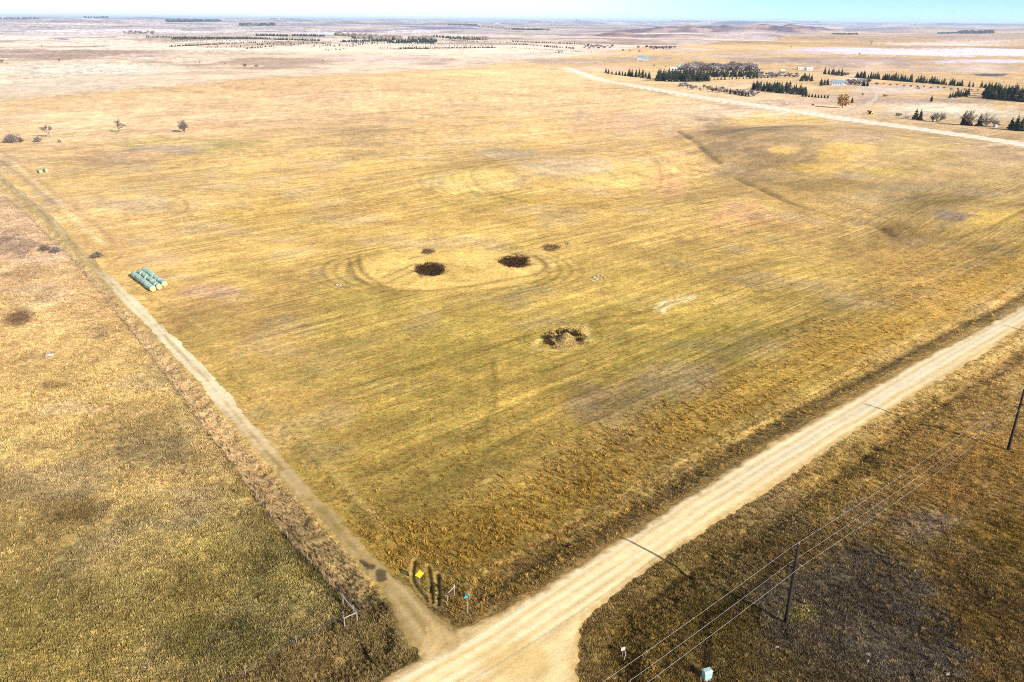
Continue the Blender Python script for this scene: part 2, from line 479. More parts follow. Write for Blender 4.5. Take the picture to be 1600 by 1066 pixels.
BASE_FIELD_PX = [  # mown field colour with some distance haze in it, noted at photo points
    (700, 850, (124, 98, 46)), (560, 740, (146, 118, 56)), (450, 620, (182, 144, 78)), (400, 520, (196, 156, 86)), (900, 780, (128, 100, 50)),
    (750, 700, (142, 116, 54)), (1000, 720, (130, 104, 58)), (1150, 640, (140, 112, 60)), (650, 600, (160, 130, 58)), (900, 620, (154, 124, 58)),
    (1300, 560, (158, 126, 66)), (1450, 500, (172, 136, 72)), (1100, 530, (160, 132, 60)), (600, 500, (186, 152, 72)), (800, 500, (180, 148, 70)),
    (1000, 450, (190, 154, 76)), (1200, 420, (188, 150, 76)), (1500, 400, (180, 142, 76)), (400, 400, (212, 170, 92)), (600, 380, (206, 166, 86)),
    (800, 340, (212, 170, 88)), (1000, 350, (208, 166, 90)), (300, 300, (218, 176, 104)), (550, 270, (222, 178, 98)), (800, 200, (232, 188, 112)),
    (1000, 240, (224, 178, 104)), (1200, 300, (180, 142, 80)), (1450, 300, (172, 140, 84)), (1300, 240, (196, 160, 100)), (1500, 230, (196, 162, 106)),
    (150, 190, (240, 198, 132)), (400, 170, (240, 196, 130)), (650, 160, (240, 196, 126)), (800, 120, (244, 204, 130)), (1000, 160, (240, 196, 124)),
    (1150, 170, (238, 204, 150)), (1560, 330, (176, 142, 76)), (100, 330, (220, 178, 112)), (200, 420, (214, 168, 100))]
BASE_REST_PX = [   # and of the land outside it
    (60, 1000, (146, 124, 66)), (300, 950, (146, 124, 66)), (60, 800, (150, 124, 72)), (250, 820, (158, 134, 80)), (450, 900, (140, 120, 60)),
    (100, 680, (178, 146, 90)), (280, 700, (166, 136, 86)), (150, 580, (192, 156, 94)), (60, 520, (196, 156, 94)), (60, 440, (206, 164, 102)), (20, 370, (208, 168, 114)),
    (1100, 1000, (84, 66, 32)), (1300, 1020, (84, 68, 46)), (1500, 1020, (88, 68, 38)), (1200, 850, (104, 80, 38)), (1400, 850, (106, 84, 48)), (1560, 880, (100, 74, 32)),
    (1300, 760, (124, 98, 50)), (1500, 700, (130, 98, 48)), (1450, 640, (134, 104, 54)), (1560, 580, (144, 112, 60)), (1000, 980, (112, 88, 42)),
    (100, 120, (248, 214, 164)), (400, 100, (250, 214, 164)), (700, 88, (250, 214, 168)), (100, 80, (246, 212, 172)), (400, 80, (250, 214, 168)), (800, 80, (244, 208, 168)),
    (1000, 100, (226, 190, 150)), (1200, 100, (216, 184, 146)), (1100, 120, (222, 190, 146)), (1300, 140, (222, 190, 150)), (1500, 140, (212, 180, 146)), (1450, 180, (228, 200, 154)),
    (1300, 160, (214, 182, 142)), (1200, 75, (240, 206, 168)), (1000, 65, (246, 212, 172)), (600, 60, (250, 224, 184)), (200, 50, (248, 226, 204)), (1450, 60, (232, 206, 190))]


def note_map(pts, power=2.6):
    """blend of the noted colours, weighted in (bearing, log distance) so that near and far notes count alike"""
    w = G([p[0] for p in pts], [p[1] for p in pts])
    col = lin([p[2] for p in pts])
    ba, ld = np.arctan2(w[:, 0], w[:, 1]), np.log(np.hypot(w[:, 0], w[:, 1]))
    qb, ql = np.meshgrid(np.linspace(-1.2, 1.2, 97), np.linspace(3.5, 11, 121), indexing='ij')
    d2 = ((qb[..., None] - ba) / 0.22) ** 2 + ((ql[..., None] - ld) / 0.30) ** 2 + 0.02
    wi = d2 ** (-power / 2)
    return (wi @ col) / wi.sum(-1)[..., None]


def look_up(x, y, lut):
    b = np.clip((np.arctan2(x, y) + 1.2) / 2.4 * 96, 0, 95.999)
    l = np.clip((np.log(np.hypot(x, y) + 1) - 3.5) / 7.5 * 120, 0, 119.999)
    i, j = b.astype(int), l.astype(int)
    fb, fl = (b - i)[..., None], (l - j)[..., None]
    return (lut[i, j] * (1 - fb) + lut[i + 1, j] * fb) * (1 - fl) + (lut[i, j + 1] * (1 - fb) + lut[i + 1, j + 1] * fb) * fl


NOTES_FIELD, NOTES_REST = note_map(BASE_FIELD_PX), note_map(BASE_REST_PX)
OV = (705, 418, 158, 34)


def ground_colour(f):
    x, y = f.x, f.y
    n1 = fbm(x / 11, y / 11, 81, 4)
    n2 = fbm(x / 60 + 2, y / 60, 83, 4)
    us, vs = f.u / 70, f.v
    streak = fbm(us, vs / 2.6, 85, 3)           # mowing rows
    streak2 = fbm(us * 0.4, vs / 9.0, 87, 3)
    streak3 = fbm(f.u / 18, vs / 1.1, 88, 2)
    warp = 0.28 * n2 + 0.18 * n1
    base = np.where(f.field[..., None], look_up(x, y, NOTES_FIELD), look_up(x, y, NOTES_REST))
    # colour lightened far off, the haze box does the rest
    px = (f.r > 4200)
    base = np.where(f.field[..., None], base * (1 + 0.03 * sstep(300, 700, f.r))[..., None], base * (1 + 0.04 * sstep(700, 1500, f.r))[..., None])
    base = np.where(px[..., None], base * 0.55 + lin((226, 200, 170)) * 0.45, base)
    flds = fbm(x / 900, y / 500, 91, 3)
    base = base * (1 + (0.30 * flds * sstep(900, 1800, f.r))[..., None])
    patchy = fbm(x / 210, y / 210, 93, 4)
    dk = sstep(0.15, 0.55, patchy) * sstep(600, 1100, f.r) * 0.52 * (~f.field)
    base = base * (1 - dk[..., None] * np.array([0.75, 0.85, 0.85]))
    wob2 = 0.25 * fbm(x / 2.4, y / 2.4, 95, 2)
    for cx, cy, rx, ry, col, st in PATCHES:
        o, Mi = affine(cx, cy, rx, ry)
        A = np.linalg.inv(Mi)
        m = np.flatnonzero((np.abs(x - o[0]) < 1.9 * (abs(A[0, 0]) + abs(A[0, 1]))) & (np.abs(y - o[1]) < 1.9 * (abs(A[1, 0]) + abs(A[1, 1]))))
        if not len(m):
            continue
        g = ell(x[m], y[m], cx, cy, rx, ry) + 1.25 * warp[m] + wob2[m] * 0.7
        k = min(0.94, st * 1.3) * (1 - sstep(0.6, 1.12, g))
        base[m] = base[m] * (1 - k[..., None]) + lin(col) * k[..., None]
    # general unevenness: dull, violet-grey and greenish growth
    uneven = np.where(f.left, 0.26, 0.16) * n1 + 0.14 * n2 + np.where(f.left | f.se, 0.20, 0.06) * f.wob
    base = base * (1 + uneven[..., None])
    gv = sstep(0.1, 0.7, fbm(x / 17 + 9, y / 17, 97, 4)) * 0.24 * (1 - sstep(500, 1200, f.r))
    gcol = base.mean(-1, keepdims=True) * np.array([1.22, 0.95, 0.62])
    base = base * (1 - gv[..., None]) + gcol * gv[..., None]
    gg = sstep(0.15, 0.7, fbm(x / 14 - 5, y / 14 + 3, 99, 4)) * np.where(f.left, 0.16, 0.32) * (1 - sstep(250, 600, f.r))
    base = base * (1 - gg[..., None] * np.array([0.20, 0.06, 0.20]))
    # mowing rows
    mown = f.field * (1 - sstep(700, 1300, f.r))
    headland = f.field & (f.track < f.track_w + 26) & (f.track_side < 0)
    row = (0.11 * streak + 0.07 * streak2) * (1 - 0.6 * sstep(200, 330, f.r)) + 0.08 * streak3
    pale_rows = sstep(0.45, 0.95, streak) * 0.22
    oq = ell(x, y, *OV)
    opow = oq + 0.06 * n2
    out_oval = sstep(0.93, 1.0, opow)
    mown = mown * out_oval
    k = mown * np.where(headland, 0.3, 1.0)
    base = base * (1 + (k * (row + pale_rows))[..., None] * np.array([1.0, 1.0, 0.97]))
    # headland passes run along the track
    ht = f.track + 0.5 * n1
    hl = np.where(headland, 0.22 * fbm(ht / 1.0, f.track_s / 70, 101, 3) + 0.05 * np.sin(ht * 2.1), 0)
    base = base * (1 + hl[..., None])
    # oval round the hollows: gold inside, rounds of the mower outside
    inn = f.field * (1 - sstep(0.90, 1.0, opow))
    base = base * (1 - 0.8 * inn[..., None]) + 0.8 * inn[..., None] * lin((226, 184, 100)) * (1 + (0.20 * n1 + 0.12 * f.wob)[..., None])
    ringz = f.field * sstep(0.95, 1.0, opow) * (1 - sstep(1.18, 1.5, opow)) * sstep(0.25, 0.75, np.abs((x - G(705, 418)[0, 0]) / 34.0))
    ring = np.sin(opow * 58 + 1.5 * n2) * 0.5 + 0.5
    base = base * (1 - (ringz * (0.34 * ring ** 2 - 0.10))[..., None])
    for cx, cy, rx, ry, fr, am in ((205, 318, 90, 20, 40, .16), (900, 264, 150, 34, 60, .14), (1510, 336, 95, 30, 50, .2), (735, 280, 80, 20, 40, .10), (880, 526, 60, 24, 34, .2)):
        q = ell(x, y, cx, cy, rx, ry) + 0.08 * n2
        rz = f.field * sstep(0.95, 1.0, q) * (1 - sstep(1.1, 1.5, q)) * sstep(0.2, 0.6, vnoise(x / 30, y / 30, 7))
        base = base * (1 - (rz * am * (np.sin(q * fr) * 0.5 + 0.2))[..., None])
        edge = np.exp(-((q - 0.98) / 0.025) ** 2) * f.field
        base = base * (1 - 0.22 * edge[..., None])
    # drawn lines: wheel tracks, furrows, seams of taller growth and its drawn shade
    for pts, w, col, st, dash in LINES_W:
        d, _, s = dist_line(x, y, pts, max(8.0, w * 4))
        k = st * np.exp(-(d / w) ** 2) * (0.55 + 0.45 * sstep(0.3, 0.6, vnoise(s / dash, s * 0 + 3.3, 5)))
        base = base * (1 - k[..., None]) + lin(col) * k[..., None]
    # verge between the fence and the track, ditch growth by the road, the corner below the fence
    nd = f.r
    verge = np.where(nd[..., None] < 130, lin((148, 120, 78)) + (lin((190, 152, 104)) - lin((148, 120, 78))) * sstep(80, 130, nd)[..., None], lin((190, 152, 104)) + (lin((210, 170, 118)) - lin((190, 152, 104))) * sstep(130, 300, nd)[..., None])
    verge = verge * (1 + (0.22 * n1 + 0.16 * f.wob)[..., None])
    k = f.strip * 0.88
    base = base * (1 - k[..., None]) + verge * k[..., None]
    k = (f.sw & (f.road > 0)) * 0.85
    sw = lin((126, 102, 60)) * (1 + (0.35 * n1 + 0.2 * f.wob)[..., None])
    base = base * (1 - k[..., None]) + sw * k[..., None]
    dk = f.nw * (1 - sstep(3.5, 7.0, f.road + 1.2 * f.wob)) * 0.7 * (f.r < 1500)
    ditch = (lin((132, 104, 60)) * (1 - sstep(100, 260, nd))[..., None] + lin((160, 126, 72)) * sstep(100, 260, nd)[..., None]) * (1 + (0.3 * n1 + 0.25 * f.wob)[..., None])
    base = base * (1 - dk[..., None]) + ditch * dk[..., None]
    dtk = f.track - f.track_w
    k = f.nw * (1 - sstep(0.0, 9.0, dtk + 2.5 * fbm(dtk / 1.1, f.track_s / 60, 119, 2))) * 0.6 * (f.track_side < 0)
    base = base * (1 - k[..., None]) + lin((206, 178, 122)) * (0.6 + 0.5 * sstep(85, 160, nd))[..., None] * k[..., None]
    k = f.strip * (1 - sstep(0.2, 1.4, dtk + 0.5 * f.wob)) * 0.6
    base = base * (1 - k[..., None]) + lin((196, 158, 84)) * k[..., None]
    # bunchgrass band at the field's road side
    k = f.field * sstep(7, 10, f.road) * (1 - sstep(15, 24, f.road + 3 * n1)) * 0.55 * (f.r < 500)
    gold = lin((178, 138, 58)) * (0.8 + 0.5 * sstep(90, 240, nd))[..., None]
    base = base * (1 - k[..., None]) + gold * k[..., None]
    sh = f.se * (1 - sstep(1.0, 3.4, f.road + 0.8 * f.wob)) * 0.55
    shc = lin((150, 120, 70)) * (0.55 + 0.6 * sstep(70, 180, nd))[..., None]
    base = base * (1 - sh[..., None]) + shc * sh[..., None]
    # wet hollows and bare earth
    for cx, cy, rx, ry, dep in POTS:
        q = ell(x, y, cx, cy, rx, ry) + 0.3 * n1 + 0.5 * f.wob
        k = (0.85 if dep > 0.9 else 0.4) * (1 - sstep(0.55, 1.1, q))
        base = base * (1 - k[..., None]) + lin((74, 54, 34)) * k[..., None]
    q = ell(x, y, 886, 532, 19, 11) + 0.3 * f.wob
    k = 1 - sstep(0.7, 1.1, q)
    base = base * (1 - k[..., None]) + lin((226, 188, 118)) * k[..., None]
    for ln in RUTS:
        d, _, s = dist_line(x, y, ln, 15)
        k = 0.6 * np.exp(-((d - 0.42) / 0.16) ** 2)
        base = base * (1 - k[..., None]) + lin((172, 138, 78)) * k[..., None]
        k = 0.62 * np.exp(-(d / (0.14 + 0.14 * vnoise(s / 0.7, s * 0 + 2, 15))) ** 2) * sstep(0.0, 0.8, s)
        base = base * (1 - k[..., None]) + lin((48, 38, 22)) * k[..., None]
    for ln, w in ((GULLY, 1.6), (GULLY2, 1.7)):
        d, _, s = dist_line(x, y, ln, 30)
        k = 0.6 * np.exp(-(d / w) ** 2) * (0.4 + 0.6 * sstep(0.15, 0.6, vnoise(s / 8, s * 0, 9)))
        base = base * (1 - k[..., None]) + lin((100, 74, 44)) * k[..., None]
    # the far buttes: red and grey bluffs
    for cx, cy, ax, bx, an, hh in BUTTES:
        q = np.hypot((x - cx) / (ax * 1.1), (y - cy) / (bx * 1.1))
        k = (1 - sstep(0.7, 1.15, q + 0.3 * fbm(x / 200, y / 200, 103, 3))) * 0.8
        band = sstep(-0.2, 0.3, fbm(x / 140, y / 90, 105, 3))[..., None]
        base = base * (1 - k[..., None]) + (lin((206, 164, 140)) * band + lin((122, 100, 98)) * (1 - band)) * k[..., None]
    # wooded ridges and broken country towards the skyline
    far = sstep(9000, 15000, f.r)
    ridge = sstep(0.15, 0.45, fbm(x / 1700, y / 1700, 107, 4))
    brk = sstep(-0.1, 0.4, fbm(x / 500, y / 900, 109, 3))
    base = base * (1 - (far * ridge * 0.72)[..., None]) + lin((74, 84, 84)) * (far * ridge * 0.72)[..., None]
    base = base * (1 - (sstep(5000, 9000, f.r) * brk * 0.34)[..., None] * np.array([1.0, 0.9, 0.6]))
    base = base * np.where(f.se & (f.r < 1500), 1.36 + 0.2 * sstep(95, 170, f.r), np.where(f.left & (f.r < 900), 1.08, 1.06 - 0.06 * sstep(200, 400, f.r)))[..., None]
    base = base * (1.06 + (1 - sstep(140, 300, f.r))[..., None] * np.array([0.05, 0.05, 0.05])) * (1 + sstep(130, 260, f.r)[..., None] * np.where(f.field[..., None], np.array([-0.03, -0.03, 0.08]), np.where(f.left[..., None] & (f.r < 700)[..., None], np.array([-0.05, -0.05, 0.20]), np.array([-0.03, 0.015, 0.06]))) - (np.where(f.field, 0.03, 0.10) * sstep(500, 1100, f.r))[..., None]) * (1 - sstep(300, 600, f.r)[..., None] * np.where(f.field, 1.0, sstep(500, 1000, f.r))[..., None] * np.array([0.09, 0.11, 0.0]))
    return np.clip(base / KALB, 0.004, 0.62)


LINES_PX = [
    ([(0, 236), (40, 262), (100, 312), (150, 350), (190, 392)], 1.0, (186, 150, 104), .6, 12), ([(18, 250), (70, 300), (120, 345), (160, 380)], 0.6, (236, 204, 150), .6, 9),
    ([(108, 328), (150, 352), (178, 378), (188, 400), (170, 412)], 0.8, (184, 144, 92), .6, 14), ([(0, 250), (50, 290), (90, 322)], 0.7, (150, 128, 104), .5, 14),
    ([(190, 440), (300, 500), (420, 610), (520, 730), (620, 850)], 0.7, (190, 156, 90), .45, 20), ([(230, 455), (330, 540), (440, 660), (560, 800)], 0.5, (150, 122, 70), .25, 14),
    ([(400, 610), (500, 720), (600, 820)], 0.35, (196, 164, 96), .4, 9),
    ([(640, 860), (634, 880), (628, 896)], 0.7, (196, 168, 100), .6, 9),
    ([(560, 402), (566, 425), (590, 442), (612, 452)], 0.94, (110, 84, 44), 0.94, 9), ([(546, 405), (552, 428), (576, 446), (606, 458), (640, 462)], 0.85, (122, 94, 50), 0.72, 9),
    ([(598, 434), (645, 414)], 0.59, (150, 118, 62), 0.87, 9), ([(606, 442), (655, 420)], 0.59, (150, 118, 62), 0.72, 9), ([(640, 404), (700, 392)], 0.68, (160, 126, 80), 0.72, 9),
    ([(835, 400), (850, 410), (852, 420), (838, 430)], 0.85, (120, 92, 48), 0.87, 9), ([(820, 395), (842, 398), (862, 410), (860, 424)], 0.85, (206, 172, 104), 0.72, 9),
    ([(600, 455), (700, 452), (800, 436), (838, 428)], 1.02, (140, 112, 56), 0.65, 14),
    ([(918, 505), (914, 512), (917, 522), (921, 530), (900, 541), (850, 548), (836, 540), (842, 530)], 0.68, (214, 178, 112), 0.95, 9),
    ([(920, 505), (940, 498), (990, 490), (1040, 478)], 1.02, (126, 98, 48), 0.72, 14), ([(930, 512), (960, 505), (1010, 505), (1060, 490)], 0.85, (132, 104, 52), 0.58, 14),
    ([(1024, 482), (1040, 472), (1070, 466), (1084, 462), (1074, 470), (1044, 478), (1034, 490)], 0.7, (252, 228, 170), .9, 6),
    ([(770, 560), (772, 600), (768, 640), (740, 690)], 0.85, (130, 106, 50), 0.58, 12),
    ([(1022, 240), (1060, 262), (1110, 290), (1180, 312)], 1.2, (196, 158, 98), .5, 20), ([(1008, 236), (1036, 262), (1080, 288)], 0.8, (176, 140, 84), .45, 16),
    ([(1060, 262), (1140, 275), (1225, 288)], 1.0, (150, 122, 66), .45, 20), ([(1230, 290), (1330, 320), (1430, 360), (1490, 376)], 0.9, (146, 116, 62), .5, 18),
    ([(1600, 330), (1560, 350), (1520, 366), (1480, 374)], 0.9, (138, 112, 54), .6, 18), ([(1590, 322), (1540, 318), (1480, 316), (1430, 322)], 0.7, (150, 122, 66), .4, 18),
    ([(1600, 452), (1500, 470), (1400, 500)], 0.6, (150, 120, 66), .4, 18),
    ([(1100, 160), (1060, 176), (1040, 200), (1050, 215)], 1.2, (226, 196, 140), .5, 20), ([(960, 130), (1050, 150), (1150, 168)], 1.6, (180, 146, 96), .45, 30),
    ([(750, 240), (790, 262), (860, 275), (930, 286), (1000, 300), (1050, 300)], 1.2, (190, 150, 84), .4, 22), ([(790, 236), (870, 234), (960, 246), (1050, 280), (1100, 300)], 1.2, (186, 148, 90), .4, 22),
    # verge lines south-east of the road
    ([(905, 1000), (930, 960), (985, 915), (1080, 850), (1180, 780)], 0.45, (70, 52, 26), .55, 9), ([(945, 1066), (948, 1030), (965, 990), (1010, 945), (1100, 880), (1150, 850)], 0.45, (60, 44, 22), .65, 8),
    ([(985, 960), (1040, 920), (1090, 890), (1130, 850), (1150, 835)], 0.35, (56, 42, 20), .6, 7), ([(1400, 660), (1500, 600), (1600, 545)], 0.6, (84, 64, 34), .5, 10),
    ([(1440, 650), (1520, 600), (1600, 565)], 0.5, (96, 74, 40), .5, 10), ([(1300, 705), (1420, 632), (1520, 575), (1600, 530)], 0.9, (172, 146, 86), .5, 20),
    ([(1100, 1000), (1106, 970), (1130, 955), (1200, 900), (1224, 880)], 0.6, (44, 34, 18), .6, 7), ([(1104, 1040), (1108, 1000)], 0.5, (40, 32, 18), .6, 7),
    ([(966, 1015), (990, 1060)], 0.7, (50, 40, 22), .7, 9),  # dark line of plants and shade together, put into the colour
    # field edge by the road
    ([(715, 930), (800, 880), (900, 818), (1000, 762), (1150, 688), (1300, 612), (1600, 462)], 0.5, (70, 52, 28), .55, 10), ([(740, 905), (830, 850), (950, 786), (1100, 706)], 0.5, (178, 140, 78), .4, 14),
    ([(730, 945), (733, 925), (740, 912)], 0.25, (206, 160, 80), .7, 9),
    # left pasture fence lines: tall growth and the shade it casts, drawn dark
    ([(553, 958), (490, 890), (440, 832)], 0.9, (60, 46, 22), .8, 9), ([(440, 832), (300, 640), (200, 507), (120, 410), (0, 300)], 0.55, (116, 92, 52), .75, 9),
    ([(537, 968), (480, 1000), (420, 1034), (360, 1066)], 0.7, (48, 36, 18), .85, 9),
    # dark blots on the track, a section line far off
    ([(568, 878), (580, 884), (590, 896), (602, 908)], 1.1, (46, 40, 28), .0, 9),
    ([(1330, 128), (1352, 113), (1372, 97)], 3.0, (240, 216, 170), .5, 60), ([(1525, 112), (1540, 96)], 2.5, (240, 216, 176), .5, 60), ([(0, 94), (180, 92), (330, 106)], 3.0, (170, 140, 110), .5, 60),
    ([(300, 116), (180, 118), (60, 114)], 2.0, (214, 176, 130), .5, 60), ([(1200, 98), (1350, 90), (1600, 102)], 4.0, (176, 150, 128), .35, 100),
]
G_warm([q for p in LINES_PX for q in p[0]])


def ring_w(w, p):                               # no narrower than the land's own mesh can show there
    r = float(np.hypot(*line_px(p[len(p) // 2:len(p) // 2 + 1])[0]))
    return max(w, 0.0022 * r, 0.6 * r * r / 64 * 0.0011)



LINES_W = [(smooth_line(line_px(p), 3), ring_w(w, p), c, min(0.66, st * 1.25), dash) for p, w, c, st, dash in LINES_PX]


# ------------------------------------------------------------------ object helpers
def tag(o, label=None, cat=None, group=None, kind=None):
    if label:
        o['label'] = label
    if cat:
        o['category'] = cat
    if group:
        o['group'] = group
    if kind:
        o['kind'] = kind
    return o


def empty(name, loc, rz=0.0):
    o = bpy.data.objects.new(name, None)
    C.objects.link(o)
    o.location = loc
    o.rotation_euler = (0, 0, rz)
    o.empty_display_size = 0.3
    return o


def mesh_np(name, v, faces, mat=None, smooth=False):
    me = bpy.data.meshes.new(name)
    v = np.asarray(v, np.float32)
    f = np.asarray(faces, np.int32)
    me.vertices.add(len(v))
    me.vertices.foreach_set('co', v.ravel())
    k = f.shape[1]
    me.loops.add(f.size)
    me.loops.foreach_set('vertex_index', f.ravel())
    me.polygons.add(len(f))
    me.polygons.foreach_set('loop_start', np.arange(0, f.size, k, dtype=np.int32))
    me.polygons.foreach_set('loop_total', np.full(len(f), k, np.int32))
    if smooth:
        me.polygons.foreach_set('use_smooth', np.ones(len(f), bool))
    me.update(calc_edges=True)
    if mat:
        me.materials.append(mat)
    return me


def put(name, me, parent=None, loc=(0, 0, 0), rz=0.0):
    o = bpy.data.objects.new(name, me)
    C.objects.link(o)
    o.parent = parent
    o.location = loc
    o.rotation_euler = (0, 0, rz)
    return o


class MB:
    """collects boxes, tubes and free faces into one mesh"""
    def __init__(s):
        s.v, s.f = [], []

    def face(s, pts):
        i = len(s.v)
        s.v += [tuple(p) for p in pts]
        s.f.append(tuple(range(i, i + len(pts))))
        return s

    def box(s, c, d, rz=0.0):
        hx, hy, hz = d[0] / 2, d[1] / 2, d[2] / 2
        ca, sa = math.cos(rz), math.sin(rz)
        i = len(s.v)
        for z in (-hz, hz):
            for x, y in ((-hx, -hy), (hx, -hy), (hx, hy), (-hx, hy)):
                s.v.append((c[0] + x * ca - y * sa, c[1] + x * sa + y * ca, c[2] + z))
        for q in ((0, 3, 2, 1), (4, 5, 6, 7), (0, 1, 5, 4), (1, 2, 6, 5), (2, 3, 7, 6), (3, 0, 4, 7)):
            s.f.append(tuple(i + k for k in q))
        return s

    def tube(s, pts, radii, n=6, caps=True):
        pts = [Vector(p) for p in pts]
        if not hasattr(radii, '__len__'):
            radii = [radii] * len(pts)
        i0 = len(s.v)
        for k, p in enumerate(pts):
            a = pts[min(k + 1, len(pts) - 1)] - pts[max(k - 1, 0)]
            a.normalize()
            ref = Vector((0, 0, 1)) if abs(a.z) < 0.9 else Vector((1, 0, 0))
            u = a.cross(ref).normalized()
            w = a.cross(u)
            for j in range(n):
                t = 2 * math.pi * j / n
                s.v.append(tuple(p + (u * math.cos(t) + w * math.sin(t)) * radii[k]))
        for k in range(len(pts) - 1):
            for j in range(n):
                b, c = i0 + k * n, i0 + (k + 1) * n
                s.f.append((b + j, b + (j + 1) % n, c + (j + 1) % n, c + j))
        if caps:
            s.f.append(tuple(i0 + j for j in reversed(range(n))))
            s.f.append(tuple(i0 + (len(pts) - 1) * n + j for j in range(n)))
        return s

    def mesh(s, name, mat, smooth=False):
        me = bpy.data.meshes.new(name)
        me.from_pydata(s.v, [], s.f)
        me.validate()
        if smooth:
            me.polygons.foreach_set('use_smooth', np.ones(len(me.polygons), bool))
        me.materials.append(mat)
        return me

    def build(s, name, mat, parent=None, loc=(0, 0, 0), rz=0.0, smooth=False):
        return put(name, s.mesh(name, mat, smooth), parent, loc, rz)


class NT:
    """terse node-tree writer"""
    def __init__(s, name):
        s.m = bpy.data.materials.new(name)
        s.m.use_nodes = True
        s.t = s.m.node_tree
        for n in list(s.t.nodes):
            s.t.nodes.remove(n)
        s.out = s.n('ShaderNodeOutputMaterial')

    def n(s, kind, **kw):
        o = s.t.nodes.new(kind)
        for k, v in kw.items():
            setattr(o, k, v)
        return o

    def l(s, a, b):
        s.t.links.new(a, b)

    def val(s, sock, v):
        if hasattr(v, 'links'):
            s.l(v, sock)
        else:
            sock.default_value = v

    def math(s, op, a, b=0.0, c=0.0):
        o = s.n('ShaderNodeMath', operation=op)
        s.val(o.inputs[0], a)
        s.val(o.inputs[1], b)
        s.val(o.inputs[2], c)
        return o.outputs[0]

    def pos(s):
        return s.n('ShaderNodeNewGeometry').outputs['Position']

    def mapped(s, vec, rz=0.0, scale=(1, 1, 1)):
        a = s.n('ShaderNodeMapping', vector_type='POINT')
        a.inputs['Rotation'].default_value = (0, 0, rz)
        s.l(vec, a.inputs['Vector'])
        b = s.n('ShaderNodeVectorMath', operation='MULTIPLY')
        s.l(a.outputs[0], b.inputs[0])
        b.inputs[1].default_value = scale
        return b.outputs[0]

    def noise(s, vec, scale, detail=2.0, rough=0.6):
        o = s.n('ShaderNodeTexNoise')
        s.l(vec, o.inputs['Vector'])
        o.inputs['Scale'].default_value = scale
        o.inputs['Detail'].default_value = detail
        o.inputs['Roughness'].default_value = rough
        return o.outputs['Fac']

    def remap(s, v, a, b, c, d):
        o = s.n('ShaderNodeMapRange')
        s.val(o.inputs[0], v)
        for i, q in enumerate((a, b, c, d)):
            o.inputs[i + 1].default_value = q
        return o.outputs[0]

    def attr(s, name, kind='GEOMETRY'):
        return s.n('ShaderNodeAttribute', attribute_name=name, attribute_type=kind)

    def scale_col(s, col, f):
        o = s.n('ShaderNodeVectorMath', operation='SCALE')
        s.l(col, o.inputs[0])
        s.val(o.inputs['Scale'], f)
        return o.outputs[0]

    def mix(s, f, a, b):
        o = s.n('ShaderNodeMix', data_type='RGBA')
        s.val(o.inputs['Factor'], f)
        s.val(o.inputs['A'] if False else o.inputs[6], a)
        s.val(o.inputs[7], b)
        return o.outputs[2]

    def surf(s, col, rough=0.9, bump=None, bump_d=0.1, bump_s=1.0, spec=0.15, metal=0.0):
        p = s.n('ShaderNodeBsdfPrincipled')
        s.val(p.inputs['Base Color'], col)
        p.inputs['Roughness'].default_value = rough
        p.inputs['Specular IOR Level'].default_value = spec
        p.inputs['Metallic'].default_value = metal
        if bump is not None:
            b = s.n('ShaderNodeBump')
            b.inputs['Distance'].default_value = bump_d
            b.inputs['Strength'].default_value = bump_s
            s.l(bump, b.inputs['Height'])
            s.l(b.outputs[0], p.inputs['Normal'])
        s.l(p.outputs[0], s.out.inputs['Surface'])
        return s.m


def plain(name, rgb, rough=0.8, var=0.25, scale=3.0, spec=0.2, metal=0.0, bump=0.0):
    t = NT(name)
    o = t.n('ShaderNodeTexCoord').outputs['Object']
    nz = t.noise(o, scale, 3.0)
    k = t.remap(nz, 0.25, 0.75, 1 - var, 1 + var)
    rgbn = t.n('ShaderNodeRGB')
    rgbn.outputs[0].default_value = (*rgb, 1)
    return t.surf(t.scale_col(rgbn.outputs[0], k), rough, nz if bump else None, bump or 0.1, 1.0, spec, metal)


